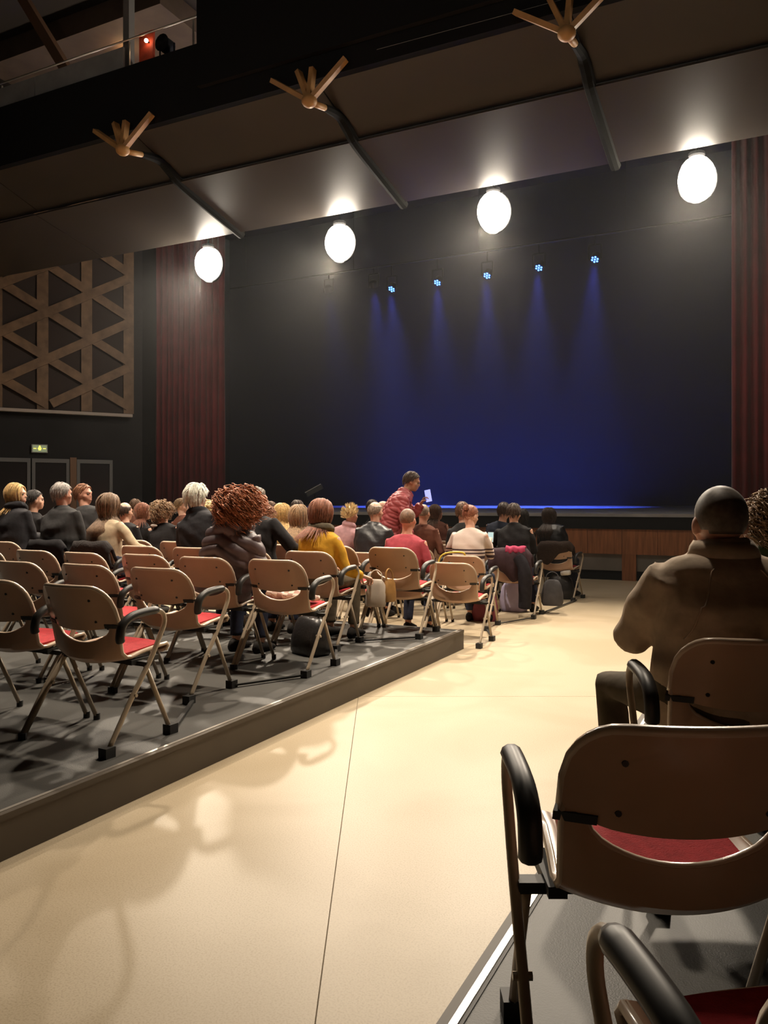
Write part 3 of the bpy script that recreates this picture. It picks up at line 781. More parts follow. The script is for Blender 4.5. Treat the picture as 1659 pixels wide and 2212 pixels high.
TORSO = [(-.16, .165, .125), (0, .180, .130), (.22, .165, .120), (.42, .168, .120), (.62, .182, .122), (.78, .190, .114), (.88, .176, .098), (.95, .125, .080), (1.0, .070, .066)]
def make_person(pos, rz, label, head_top, hair=('short', 'brown'), top='black', trousers='darkblue', skin='fair', lean=4, side=0, yaw=0, pitch=0, roll=0,
                sw=.20, girth=1.0, armL='lap', armR='lap', stand=False, voxel=.011, puff=None, collar=None, seed=1, extra=None, name='person', hunch=0.0, hscale=1.0, short_sleeve=False, legs=True, neck=.150, knee=.115, armfat=1.0, tuck=.40, scarf='blackcoat'):
    """pos = floor point under the seat; head_top = height of the head's top above pos"""
    rng = np.random.default_rng(seed)
    inf0 = {None: .004, 'coat': .022, 'quilt': .034, 'diamond': .030, 'jacket': .014}[puff]
    hip = Vector((0, .015 + .14*(girth - 1) + inf0, .555)) if not stand else Vector((0, 0, .93))
    a = Vector((math.tan(R(side)), math.tan(R(lean)), 1)).normalized()
    T = (head_top - .115*hscale - neck*hscale - hip.z) / a.z
    N = hip + a*T
    rt = Vector((1, 0, 0)); rt = (rt - a*rt.dot(a)).normalized(); fw = a.cross(rt) * -1
    fw = rt.cross(a) * -1 if (rt.cross(a)).y < 0 else rt.cross(a)
    hc = N + a*(neck - .05)*hscale + Vector((0, .012 + hunch, .05*hscale))
    HR = Euler((R(pitch), R(roll), R(yaw)), 'YXZ').to_matrix().to_4x4()
    HM = Matrix.Translation(hc) @ HR @ Matrix.Scale(hscale, 4)
    def rings(inf, lo=0):
        out = []
        for t, w, d in TORSO[lo:]:
            k = girth if t < .7 else 1.0
            ws = w * (sw/.20 if t > .5 else k*(1 + (sw/.20 - 1)*.5)); dd = d*k
            hn = -.035*math.sin(math.pi*min(1, max(0, t)))*(1 if not stand else .8) - hunch*.5*math.sin(math.pi*min(1, max(0, t)))
            cpt = hip + a*T*t + fw*hn
            out.append([cpt + rt*(math.copysign(abs(math.cos(q))**.85, math.cos(q))*(ws + inf)) + fw*(math.copysign(abs(math.sin(q))**.9, math.sin(q))*(dd + inf)) for q in np.linspace(0, 2*math.pi, 20, endpoint=False)])
        return out
    arms = {}
    for sx, pose in ((-1, armL), (1, armR)):
        S = N - a*(.075 + .06*(armfat - 1)) + rt*(sx*(sw - .035 - .05*(armfat - 1))) - fw*.02
        if isinstance(pose, tuple): e, w = pose
        else:
            e, w = {'lap': ((.055, .05, -.27), (-.11, .21, .0)), 'fold': ((.13, .09, -.23), (-.22, .17, .02)), 'phone': ((.04, .13, -.25), (-.08, .19, .14)),
                    'rest': ((.08, .00, -.28), (.02, .22, -.05)), 'chin': ((.02, .16, -.22), (-.07, .10, .24)), 'out': ((.20, .02, -.22), (-.02, .23, -.06)),
                    'hang': ((.05, .02, -.29), (.0, .08, -.25)), 'reach': ((.06, .16, -.22), (-.02, .24, .06))}[pose]
        Ep = S + Vector((sx*e[0], e[1], e[2])); Wp = Ep + Vector((sx*w[0], w[1], w[2])); arms[sx] = (S, Ep, Wp)
    if not stand:
        lg = {sx: (Vector((sx*.09, .0, .545)), Vector((sx*knee, .43, .525)), Vector((sx*(knee*.8 + .03), tuck, .10))) for sx in (-1, 1)}
    else:
        lg = {sx: (Vector((sx*.09, .0, .92)), Vector((sx*.10, .03, .50)), Vector((sx*.11, -.01, .10))) for sx in (-1, 1)}
    # ---- body: one continuous skin
    mb = MB(); mb.loft(rings(-.025))
    mb.tube([N - a*.05, N + a*.04, HM @ Vector((0, -.022, -.05))], [.062, .054, .055], 12)
    head_parts(mb, HM)
    for sx in (-1, 1):
        S, E_, W_ = arms[sx]; mb.tube([S, S.lerp(E_, .5), E_, E_.lerp(W_, .4), W_], [.050, .046, .038, .038, .026], 10)
        if legs:
            h, k, an = lg[sx]; mb.tube([h, h.lerp(k, .5), k, k.lerp(an, .4), an], [.075, .070, .052, .050, .036], 10); mb.tube([an, an + Vector((0, .02, -.055)), an + Vector((0, .11, -.065))], [.036, .032, .022], 8)
    me = remesh(mb, voxel, 3)
    co = mesh_np(me); polys = [tuple(p.vertices) for p in me.polygons]; V = [tuple(p) for p in co]
    for sx in (-1, 1):
        S, E_, W_ = arms[sx]; pose = armL if sx < 0 else armR
        hv, hf = hand(.9 if pose in ('phone', 'chin', 'reach') or isinstance(pose, tuple) else .45, 1 if sx > 0 else -1)
        d = (W_ - E_).normalized(); up = Vector((0, 0, 1)); x_ = d.cross(up).normalized(); z_ = x_.cross(d)
        o = len(V); V += [tuple(W_ + x_*float(p[0]) + d*float(p[1] + .01) + z_*float(p[2])) for p in hv]; polys += [tuple(i + o for i in q) for q in hf]
    bm_ = bpy.data.meshes.new('person'); bm_.from_pydata(V, [], polys); bm_.update(); bm_.polygons.foreach_set('use_smooth', [True]*len(bm_.polygons)); bpy.data.meshes.remove(me)
    per = obj('person', bm_, SKIN[skin]); per.location = pos; per.rotation_euler = (0, 0, rz)
    tag(per, label, 'person', 'audience')
    for sx in (-1, 1):
        o = obj('eye', eye_me, M_EYE, per); o.location = HM @ Vector((sx*.031, .078, .000))
    o = obj('mouth', mouth_me, M_LIP, per); o.location = HM @ Vector((0, .094, -.068)); o.rotation_euler = HR.to_euler()
    # ---- upper garment
    inf = {None: .004, 'coat': .022, 'quilt': .030, 'diamond': .030, 'jacket': .014}[puff]
    mb = MB(); mb.loft(rings(inf)[:-1] + [[p for p in rings(inf*.3)[-1]]])
    for sx in (-1, 1):
        S, E_, W_ = arms[sx]; f = (1 + inf*14)*armfat
        if short_sleeve: mb.tube([S - rt*sx*.02, S.lerp(E_, .5), S.lerp(E_, .88)], [.060*f, .056*f, .054*f], 12)
        else: mb.tube([S - rt*sx*.02, S.lerp(E_, .5), E_, E_.lerp(W_, .5), E_.lerp(W_, .94)], [.060*f, .054*f, .048*f, .045*f, .036*f], 12)
    garment = mb
    if collar == 'scarf': mb = MB()
    if collar:
        h, rad = {'coat': (.055, .088), 'hood': (.05, .105), 'scarf': (.09, .085), 'roll': (.07, .076), 'shirt': (.035, .072)}[collar]
        cc = N - a*.012
        for k in range(14):
            q0, q1 = 2*math.pi*k/14, 2*math.pi*(k+1)/14
            p0, p1 = [cc + rt*math.cos(q)*rad + fw*math.sin(q)*(rad*.92) + a*(h*.35 - .35*h*max(0, math.sin(q))) for q in (q0, q1)]
            mb.tube([p0, p1], {'coat': .026, 'hood': .042, 'scarf': .042, 'roll': .03, 'shirt': .018}[collar], 8)
            if collar in ('coat', 'roll', 'shirt'): mb.tube([p0 + a*h*.4 - (p0 - cc)*.08, p1 + a*h*.4 - (p1 - cc)*.08], {'coat': .018, 'roll': .02, 'shirt': .012}[collar], 8)
        if collar == 'hood': mb.ellipsoid(tuple(N - fw*.115 - a*.03), (.13, .055, .085), 14, 10)
    if collar == 'scarf':
        obj('scarf', remesh(mb, .011, 4), CLOTH[scarf], per); mb = garment
    me = remesh(mb, voxel*1.05, 4 if voxel > .009 else 14)
    co = mesh_np(me).copy(); nn = normals_np(me); loc = co - np.array(hip)
    hgt = loc @ np.array(a); lat = loc @ np.array(rt)
    if puff == 'quilt':
        q = np.abs(np.sin((hgt + .35*np.abs(lat))*math.pi/.085)); co = co + nn*((q**.6 - .7)*.020)[:, None]
    elif puff == 'diamond':
        u = (hgt + lat*.75)*math.pi/.085; w = (hgt - lat*.75)*math.pi/.085
        q = np.minimum(np.abs(np.sin(u)), np.abs(np.sin(w))); co = co + nn*((q**.6 - .55)*.016)[:, None]
    else:
        k1 = np.sin(hgt*38 + lat*14 + 2*np.sin(lat*11 + seed)) * np.sin(lat*9 + hgt*6 + seed); co = co + nn*(k1*(.004 if puff is None else .005))[:, None]
    set_np(me, co); me.name = 'top'
    g = obj({None: 'sweater', 'coat': 'coat', 'quilt': 'puffer_coat', 'diamond': 'puffer_jacket', 'jacket': 'jacket'}[puff], me, CLOTH[top], per)
    # ---- trousers and shoes
    if legs:
        mb = MB()
        rr = rings(.012)[:3]; mb.loft(rr)
        for sx in (-1, 1):
            h, k, an = lg[sx]; mb.tube([h, h.lerp(k, .5), k, k.lerp(an, .45), an + Vector((0, 0, .02))], [.088, .082, .066, .060, .052], 12)
        me = remesh(mb, .014, 3); obj('trousers', me, CLOTH[trousers], per)
        for sx in (-1, 1):
            an = lg[sx][2]; b = an + Vector((0, -.02, -.085))
            sh = MB().loft([[(b.x + w*math.cos(q), b.y + y, an.z - .098 + hh*(.5 + .5*math.sin(q))) for q in np.linspace(0, 2*math.pi, 10, endpoint=False)] for y, w, hh in ((-.06, .026, .07), (-.03, .037, .10), (.03, .040, .10), (.10, .044, .075), (.16, .042, .055), (.205, .026, .04))])
            obj('shoe', sh.mesh('shoe', smooth=True), CLOTH['shoe'], per)
    # ---- hair
    if hair[0]:
        hm = hair_mesh(hair[0], rng); hm.v = [tuple(HM @ Vector(p)) for p in hm.v]
        obj('hair', hm.mesh('hair', smooth=True), HAIR[hair[1]], per)
    info = dict(hc=hc, arms=arms, N=N, a=a, rt=rt, fw=fw, HM=HM)
    return per, info

def hairmat(name, col): return mat('hair_' + name, col, 0.55, var=.35, scale=45, spec=.4, sheen=.1)
HAIR = {k: hairmat(k, c) for k, c in dict(brown=(.14, .075, .042), darkbrown=(.055, .032, .022), black=(.022, .016, .014), blonde=(.58, .38, .15), pale=(.72, .56, .30), white=(.80, .75, .64),
        grey=(.30, .27, .25), red=(.33, .105, .035), auburn=(.24, .085, .045), copper=(.30, .14, .075), lightbrown=(.27, .165, .085), chestnut=(.17, .10, .055), greybrown=(.20, .16, .13), stubble=(.24, .185, .14), crop=(.125, .095, .072)).items()}
CLOTH = {k: cloth('cloth_' + k, c) for k, c in dict(black=(.014, .013, .014), blackcoat=(.020, .019, .022), navy=(.022, .026, .042), darkgrey=(.030, .029, .030), beige=(.40, .315, .215), jacketbeige=(.50, .39, .29),
        maroon=(.20, .035, .04), pink=(.30, .050, .065), rose=(.50, .30, .29), palepink=(.52, .31, .33), mustard=(.56, .30, .03), brown=(.15, .062, .042), plum=(.072, .050, .056), purple=(.16, .05, .09), green=(.06, .10, .05), darkblue=(.028, .032, .055),
        shoe=(.016, .014, .013), jeans=(.04, .05, .085), khaki=(.10, .08, .055), grey=(.24, .21, .20)).items()}
CLOTH['leather'] = mat('cloth_leather', (.016, .015, .017), .42, bump=.5, bscale=16, spec=.5)
CLOTH['puffplum'] = mat('cloth_puffplum', (.085, .060, .066), .5, bump=.2, bscale=30, spec=.4)
CLOTH['puffred'] = mat('cloth_puffred', (.30, .060, .065), .5, bump=.15, bscale=30, spec=.4)
# cream sweater with dark stripes across the lower back and sleeves
def striped():
    m = mat('cloth_striped', (.52, .42, .37), .85, bump=.35, bscale=18, spec=.2)
    nt = m.node_tree; b = nt.nodes['Principled BSDF']; tc = nt.nodes.new('ShaderNodeTexCoord'); sp = nt.nodes.new('ShaderNodeSeparateXYZ'); nt.links.new(tc.outputs['Object'], sp.inputs[0])
    r = nt.nodes.new('ShaderNodeValToRGB'); r.color_ramp.interpolation = 'CONSTANT'
    mr = nt.nodes.new('ShaderNodeMapRange'); mr.inputs['From Min'].default_value = .70; mr.inputs['From Max'].default_value = .98; nt.links.new(sp.outputs[2], mr.inputs['Value']); nt.links.new(mr.outputs[0], r.inputs['Fac'])
    el = r.color_ramp.elements; el[0].position = 0; el[0].color = (.52, .42, .37, 1); el[1].position = .22; el[1].color = (.05, .03, .035, 1)
    for p, c in ((.34, 1), (.42, 0), (.48, 1), (.55, 0), (.61, 1)):
        e = el.new(p); e.color = (.52, .42, .37, 1) if c else (.05, .03, .035, 1)
    nt.links.new(r.outputs['Color'], b.inputs['Base Color']); return m
CLOTH['striped'] = striped()

def ray_x(px, y): return y * math.tan(math.atan((px - 829.5)/1725.0) - YAW)
PEOPLE = {}
def seat_person(key, row, i, px, ytop, label, **kw):
    """sit a person on a chair; px,ytop = where the head's top stands in the view from the photographer's seat"""
    x, y, z = seat_xy(row, i)
    head_y = y + .03 + kw.pop('dy', 0)
    hx = ray_x(px, head_y); dist = -hx*math.sin(YAW)*1 + head_y*math.cos(YAW)
    zt = CAM_H + (1085.0 - ytop)/1725.0*dist
    ht = zt - z
    dx = hx - x; hipshift = 0
    mx = .22
    if abs(dx) > mx: hipshift = dx - math.copysign(mx, dx); dx = math.copysign(mx, dx)
    hf = {'buzz': .003, 'short': .012, 'fringe': .0, 'bob': .012, 'long': .012, 'curly': .025, 'puffy': .022, 'bun': .01, 'bigcurly': .04, 'spiky': .05}.get(kw.get('hair', ('short',))[0], 0)
    ht -= hf
    Ltot = max(.5, ht - .555 - .115)
    kw.setdefault('side', math.degrees(math.atan(dx/Ltot)))
    PEOPLE[key] = make_person((x + hipshift, y, z), kw.pop('rz', 0.0), label, ht, seed=len(PEOPLE) + 3, **kw)
    return PEOPLE[key]

SP = seat_person
SP('C1', 'C', 1, 504, 1049, 'woman with big curly copper-red hair in a dark plum puffer coat, seen from behind', hair=('bigcurly', 'red'), top='puffplum', puff='quilt', collar='hood', sw=.215, girth=1.15, armL='lap', armR='lap', lean=6, yaw=-10)
SP('D0', 'D', 0, 690, 1076, 'woman in a mustard yellow sweater with auburn hair, hand on a bag', hair=('bob', 'auburn'), top='mustard', collar='scarf', scarf='khaki', sw=.185, yaw=-20, pitch=-8, armR=((.10, .03, -.27), (.06, .17, -.06)), trousers='khaki')
SP('D1', 'D', 1, 546, 1050, 'person with greying brown hair in black, half hidden behind the curly red hair', hair=('short', 'greybrown'), top='black', puff='jacket', sw=.21, yaw=-35, armR='out', skin='ruddy')
SP('D2', 'D', 2, 413, 1041, 'white-haired person in a black coat, seen from behind', hair=('puffy', 'white'), top='blackcoat', puff='coat', collar='coat', sw=.205)
SP('D4', 'D', 4, 221, 1063, 'woman in a beige sweater with long brown hair down her back', hair=('long', 'chestnut'), top='beige', sw=.20, girth=1.05, armL='fold', armR='out', lean=8)
SP('D5', 'D', 5, 119, 1040, 'grey-haired man in a broad dark grey jacket, seen from behind', hair=('short', 'grey'), top='darkgrey', puff='coat', collar='shirt', sw=.225, girth=1.15, skin='ruddy', yaw=-8)
SP('D6', 'D', 6, 24, 1042, 'blonde bobbed woman in black at the left edge, face turned right', hair=('bob', 'blonde'), top='blackcoat', puff='jacket', collar='scarf', sw=.19, yaw=-62)
SP('E8', 'E', 8, 69, 1057, 'dark-haired person between the blonde woman and the grey-haired man', hair=('short', 'black'), top='black', yaw=-30)
SP('E6', 'E', 6, 170, 1043, 'man with short reddish-brown hair in profile, hand at his chin', hair=('short', 'copper'), top='darkgrey', puff='jacket', sw=.20, skin='ruddy', yaw=-78, armL='chin', armR='chin')
SP('F7', 'F', 7, 263, 1085, 'dark-haired person with a pale bald crown beside the long brown hair', hair=('fringe', 'darkbrown'), top='black', yaw=0)
SP('H10', 'H', 10, 288, 1077, 'brown-haired head in the far left rows, behind the red straight hair', hair=('short', 'brown'), top='brown', yaw=20)
SP('G8', 'G', 8, 305, 1085, 'woman with straight auburn hair cut at the neck, far left rows', hair=('bob', 'auburn'), top='black', yaw=-40, sw=.18)
SP('F6', 'F', 6, 345, 1080, 'person with brown curly hair in a black top with a white collar label', hair=('curly', 'lightbrown'), top='black', sw=.20, pitch=-12)
SP('H8', 'H', 8, 386, 1075, 'sandy-haired person leaning out behind the white-haired one, face turned right', hair=('short', 'lightbrown'), top='brown', yaw=-60)
SP('F5', 'F', 5, 452, 1080, 'person with pale blonde curls beside the curly red hair', hair=('curly', 'pale'), top='darkgrey', sw=.18)
SP('F4', 'F', 4, 568, 1088, 'person with wavy brown hair right of the dark plum puffer coat', hair=('curly', 'copper'), top='black', sw=.19, yaw=-10)
SP('H6', 'H', 6, 582, 1082, 'brown-haired man in the far rows, profile to the right', hair=('short', 'brown'), top='maroon', yaw=-65)
SP('G4', 'G', 4, 607, 1086, 'woman with straight blonde hair in a rose top', hair=('long', 'blonde'), top='pink', sw=.18, yaw=25, lean=2)
SP('F3', 'F', 3, 652, 1089, 'woman with long light-brown hair in a maroon top', hair=('long', 'lightbrown'), top='maroon', sw=.19, side=-4, yaw=12)
SP('H5', 'H', 5, 638, 1079, 'dark grey-brown haired head left of the yellow sweater, far rows', hair=('short', 'darkbrown'), top='black')
SP('H4', 'H', 4, 757, 1086, 'woman with short spiky blonde hair in a pale pink sweater', hair=('spiky', 'pale'), top='palepink', collar='roll', sw=.185, yaw=-15)
SP('G2', 'G', 2, 806, 1084, 'bald man in a black leather jacket, seen from behind', hair=('fringe', 'stubble'), top='leather', puff='jacket', sw=.225, girth=1.1, skin='fair', collar='shirt', yaw=-12, tuck=.22)
SP('H3', 'H', 3, 826, 1082, 'second bald man just beyond the leather jacket, with dark glasses frames', hair=('', ''), top='black', skin='fair', yaw=-30)
SP('I3', 'I', 3, 800, 1078, 'dark-haired head showing just above the bald man', hair=('short', 'darkbrown'), top='black')
SP('F1', 'F', 1, 848, 1098, 'man with cropped brown hair in a raspberry pink shirt', hair=('buzz', 'brown'), top='pink', sw=.22, girth=1.1, skin='ruddy', short_sleeve=False, armR='rest', side=2)
SP('H2', 'H', 2, 912, 1089, 'man with cropped grey hair in a brown top', hair=('buzz', 'stubble'), top='brown', sw=.215, skin='fair', armR='rest')
SP('J3', 'J', 3, 938, 1089, 'woman with brown hair in profile beside the cropped grey-haired man', hair=('bob', 'brown'), top='brown', yaw=-60, sw=.18)
SP('G0', 'G', 0, 1008, 1090, 'woman in a cream striped sweater with pinned red-brown hair, looking down at a phone', hair=('bun', 'auburn'), top='striped', sw=.205, girth=1.1, pitch=-18, yaw=-20, armL='fold', armR='phone', lean=10)
SP('H1', 'H', 1, 996, 1083, 'brown-haired head just behind the pinned red-brown hair', hair=('short', 'brown'), top='darkgrey')
SP('H0', 'H', 0, 1103, 1086, 'person with brown hair in a black jumper over a checked shirt collar', hair=('short', 'darkbrown'), top='black', collar='shirt', sw=.225, girth=1.15, lean=9, pitch=-8, armL='fold', armR='lap')
SP('I1', 'I', 1, 1088, 1084, 'dark-haired head behind the black jumper, towards the stage', hair=('short', 'darkbrown'), top='navy')
SP('J1', 'J', 1, 1126, 1098, 'person with long dark hair between the black jumper and the leather jacket', hair=('long', 'black'), top='black', sw=.18)
SP('J0', 'J', 0, 1172, 1095, 'woman with long dark hair in a black leather jacket leaning left, phone in hand', hair=('long', 'darkbrown'), top='leather', puff='jacket', sw=.20, yaw=25, pitch=-10, lean=14, armL='phone', armR='lap', rz=R(-8))

# the man bending forward in the maroon quilted jacket, standing between two rows
sy = 9.11; sx_ = ray_x(836, sy)
STAND, SINFO = make_person((sx_, sy, 0), R(-62), 'standing man in a maroon quilted jacket bending forward, a bright phone in his hand', 1.79, hair=('short', 'darkbrown'), top='puffred', puff='diamond', collar='coat', stand=True,
            lean=22, pitch=-18, yaw=0, sw=.21, armL=((.0, .15, -.25), (-.05, .10, .17)), armR='hang', trousers='darkblue', skin='tan', seed=77, hunch=.03)
# the man on the right, close by
pm = RIGHT['man']
MAN, MINFO = make_person((pm.x, pm.y, PLAT), YAW, 'broad man in a light brown jacket with close-cropped hair, seated on the right', 1.275, hair=('buzz', 'crop'), top='jacketbeige', puff='jacket', collar='coat', sw=.245, girth=1.28,
            lean=5, yaw=-4, skin='ruddy', armL=((.075, .12, -.21), (-.17, .18, .03)), armR=((.075, .12, -.21), (-.17, .18, .03)), armfat=1.28, neck=.095, knee=.29, seed=91, voxel=.008, hscale=1.06, trousers='khaki')
# fold-down collar and raglan seams of his jacket
from mathutils.bvhtree import BVHTree
jk = [c_ for c_ in MAN.children if c_.name.startswith('jacket')][0]
bv = BVHTree.FromPolygons([v_.co.copy() for v_ in jk.data.vertices], [tuple(q_.vertices) for q_ in jk.data.polygons])
cN, cr, cf, ca = MINFO['N'], MINFO['rt'], MINFO['fw'], MINFO['a']
P = []
for q in np.linspace(math.pi*1.02, math.pi*1.98, 22):
    row_ = []
    for k_, (rad_, h_) in enumerate(((.084, .030), (.094, .034), (.106, .016), (.116, -.016))):
        row_.append(cN + cr*(math.cos(q)*rad_*1.02) + cf*(math.sin(q)*rad_) + ca*(h_ + .012*math.sin(q)))
    P.append(row_)
obj('collar', MB().slab([[tuple(v_) for v_ in r_] for r_ in P], .012).mesh('collar', smooth=True), CLOTH['jacketbeige'], MAN)
for sx in (-1, 1):
    pts = []
    for s_ in spline([(sx*.085, -.10, cN.z + .01), (sx*.15, -.16, cN.z - .07), (sx*.20, -.18, cN.z - .17), (sx*.235, -.12, cN.z - .27)], 6):
        hit = bv.find_nearest(Vector(s_)); pts.append(hit[0] + hit[1]*.001)
    obj('seam', MB().tube(pts, .0032, 6).mesh('seam', smooth=True), CLOTH['jacketbeige'], MAN)
pr_ = RIGHT['side']
make_person((pr_.x, pr_.y, PLAT), YAW, 'person with fluffy blond hair in a dark green jacket at the right edge', 1.25, hair=('curly', 'lightbrown'), top='green', puff='jacket', collar='coat', sw=.20, seed=95)

# ------------------------------------------------------------------ things people hold, wear on chairs or keep under them
def wp(per, v): return Matrix.Translation(per.location) @ Matrix.Rotation(per.rotation_euler.z, 4, 'Z') @ Vector(v)
M_PHONE = mat('phone_body', (.02, .02, .022), .3)
def phone(loc, rot, label, emit, strength, w=.072, h=.145):
    t = thing('phone', label, 'phone', loc); t.rotation_euler = rot
    obj('case', boxmesh((-w/2, -.004, -h/2), (w/2, .004, h/2)), M_PHONE, t)
    obj('screen', boxmesh((-w/2 + .004, -.0055, -h/2 + .006), (w/2 - .004, -.004, h/2 - .006)), mat('screen_' + label[:12], (.1, .1, .12), .2, emit=emit, estr=strength), t)
S_, E_, W_ = PEOPLE['G0'][1]['arms'][1]
p = wp(PEOPLE['G0'][0], W_ + Vector((-.02, .10, .06))); phone(p, (R(-35), 0, R(14)), 'phone with a pale green screen held by the striped sweater woman', (.45, .75, .72), .75)
S_, E_, W_ = PEOPLE['J0'][1]['arms'][-1]
p = wp(PEOPLE['J0'][0], W_ + Vector((-.05, .11, .06))); phone(p, (R(-50), 0, R(25)), 'small bright phone held by the woman in the leather jacket', (.9, .9, 1.0), 1.5)
S_, E_, W_ = SINFO['arms'][-1]
p = wp(STAND, W_ + Vector((.03, .09, .10))); phone(p, (R(-10), R(-12), R(12)), 'phone glowing violet-blue in the standing man\'s hand', (.32, .34, 1.0), 1.6, .085, .17)

# bags, coats and small things -------------------------------------------------
def bag(loc, size, rz, label, material, handle=None, name='handbag', soft=.25, seed=0):
    t = thing(name, label, 'bag', loc, rz)
    w, d, h = size; P = []
    n = 18; rngb = np.random.default_rng(seed); rings = []
    for z, k in ((0, .92), (.12, 1.02), (.45, 1.0), (.8, .86), (.95, .66), (1.0, .50)):
        rings.append([(w/2*k*math.copysign(abs(math.cos(q))**.6, math.cos(q)) + rngb.uniform(-1, 1)*.012*soft*2, d/2*(k if z < .8 else k*.8)*math.copysign(abs(math.sin(q))**.6, math.sin(q)) + rngb.uniform(-1, 1)*.012*soft*2, h*z) for q in np.linspace(0, 2*math.pi, n, endpoint=False)])
    b_ = obj('bag_body', MB().loft(rings).mesh('bag_body', auto=50), material, t)
    if handle is not None:
        obj('handle', MB().tube(spline([(-w*.28, 0, h*.93), (-w*.26, .01, h + handle*.6), (0, .015, h + handle), (w*.26, .01, h + handle*.6), (w*.28, 0, h*.93)], 4), .011, 8, flat=.5).mesh('handle', smooth=True), material, t)
    return t
L_TAN = mat('tan_leather', (.36, .19, .06), .5, var=.15, scale=20); L_WHITE = mat('white_canvas', (.48, .42, .36), .7, var=.1); L_BLACK = mat('black_leather_bag', (.020, .018, .018), .35, bump=.3, bscale=30)
L_MAROON = mat('maroon_canvas', (.17, .030, .045), .7, var=.2, scale=15); L_GREY = mat('charcoal_canvas', (.045, .042, .046), .7, var=.2, scale=15); L_LILAC = mat('pale_lilac_bag', (.46, .42, .62), .6, var=.1)
L_YELLOW = mat('yellow_strap', (.62, .47, .06), .6)
x, y, z = seat_xy('D', 0)
bag((x + .37, y + .36, z + .30), (.18, .09, .24), R(20), 'white canvas bag hanging by the aisle under the yellow-sleeved arm', L_WHITE, .08, 'shoulder_bag', seed=1)
bag((x + .47, y + .43, z + .34), (.12, .07, .20), R(60), 'tan leather bag hanging beside the white canvas bag', L_TAN, .09, 'shoulder_bag', seed=2)
x, y, z = seat_xy('C', 0)
bag((x - .12, y + .52, z), (.34, .24, .30), R(-20), 'black leather bag on the platform under the third-row aisle chair', L_BLACK, .08, seed=3)
x, y, z = seat_xy('H', 0)
bag((x - .17, y - .62, z), (.30, .20, .36), R(10), 'maroon cloth bag on the floor below the draped dark coat', L_MAROON, .20, 'tote_bag', seed=4)
bag((x - .12, y + .35, z), (.36, .22, .38), R(-5), 'pale lilac bag on the floor under the chair with the dark coat', L_LILAC, None, 'tote_bag', seed=5)
bag((x + .38, y + .36, z + .10), (.26, .18, .32), R(15), 'charcoal cloth bag hanging beside the aisle arm of the coat-draped chair', L_GREY, .10, 'shoulder_bag', seed=6)
x, y, z = seat_xy('J', 0)
bag((x + .02, y - .02, z), (.40, .24, .34), R(5), 'black upright bag on the floor under the chair nearest the stage', L_BLACK, .05, 'tote_bag', seed=7)
tag(obj('paper_roll', MB().tube([(x + .07, y - .12, .375), (x + .20, y - .16, .395)], .035, 10).mesh('paper_roll', smooth=True), mat('paper_white', (.75, .72, .68), .7)), 'white crumpled paper lying on the black upright bag', 'paper')

# cloth draped over a chair back: front and back falls joined over the top edge
def drape(row, i, label, material, x0, x1, back_len, front_len, name='coat', thick=.03, seed=0, lobes=5, cat='coat', skew=0.0, bulge=.02):
    x, y, z = seat_xy(row, i); rngd = np.random.default_rng(seed); P = []
    n = 26
    for j in range(n):
        u = j/(n-1); xx = x0 + (x1 - x0)*u; row_ = []; s = max(-1, min(1, xx/.24))
        lb = back_len*(1 - .35*abs(2*u - 1)**3 + .16*math.sin(u*lobes*3.1 + seed)) + skew*(u - .5)
        sag = -.10*max(0, abs(xx) - .20)/.08 if abs(xx) > .20 else 0
        for k in range(12):
            t = k/11
            if t < .70:
                q = 1 - t/.70; zz = .815 - lb*q; yy = back_y(s, max(.45, zz)) - .026 - bulge*math.sin(q*2.4) - .014*math.sin(u*22 + seed)*q
            elif t < .82: zz = .832; yy = back_y(s, .8) + (-.012 + .03*(t - .70)/.12)
            else: q = (t - .82)/.18; zz = .818 - front_len*q; yy = back_y(s, max(.5, zz)) + .03 + .01*q
            row_.append((xx, yy, zz + max(-.12, sag) + .006*math.sin(u*14 + k)))
        P.append(row_)
    me = MB().slab(P, thick).mesh(name, smooth=True)
    o = obj(name, me, material); o.location = (x, y, z); tag(o, label, cat); return o
drape('H', 0, 'dark plum coat draped over the aisle chair of the third floor row', cloth('cloth_darkplumcoat', (.055, .034, .042)), -.27, .27, .33, .12, seed=1, lobes=4, skew=.16, bulge=.05)
drape('H', 0, 'raspberry scarf lying on top of the draped plum coat', cloth('cloth_raspberry', (.36, .045, .10)), -.03, .20, .07, .12, 'scarf', .018, seed=2, lobes=2, cat='scarf').location.z += .03
# sleeve of that coat, hanging to the floor
x, y, z = seat_xy('H', 0)
tag(obj('coat_sleeve', remesh(MB().tube(spline([(x + .12, y - .24, .74), (x + .20, y - .27, .60), (x + .21, y - .25, .35), (x + .20, y - .24, .12)], 4), [.075]*5 + [.085]*4 + [.08]*4, 12), .012, 3), cloth('cloth_blackcoat2', (.018, .016, .020))), 'black coat sleeve hanging to the floor from the plum coat chair', 'coat')
drape('J', 0, 'dark fur-edged coat draped over the chair nearest the stage', cloth('cloth_furcoat', (.040, .026, .020), bump=.9, bscale=90), -.27, .26, .22, .12, seed=5, lobes=3, skew=-.28, bulge=.04)
drape('D', 4, 'dark coat hung over the chair of the beige sweater woman', cloth('cloth_darkcoat3', (.030, .026, .026), bump=.8, bscale=40), -.27, .26, .30, .1, seed=6, lobes=4)
drape('D', 5, 'black coat hung over the chair of the grey-haired man', cloth('cloth_blackcoat3', (.014, .013, .015)), -.26, .26, .34, .1, seed=7, lobes=3)
drape('G', 1, 'pale grey cardigan hung over a chair right of the pink shirt', cloth('cloth_palecardigan', (.40, .35, .34)), -.22, .24, .20, .1, 'cardigan', seed=8, lobes=4, cat='cardigan')
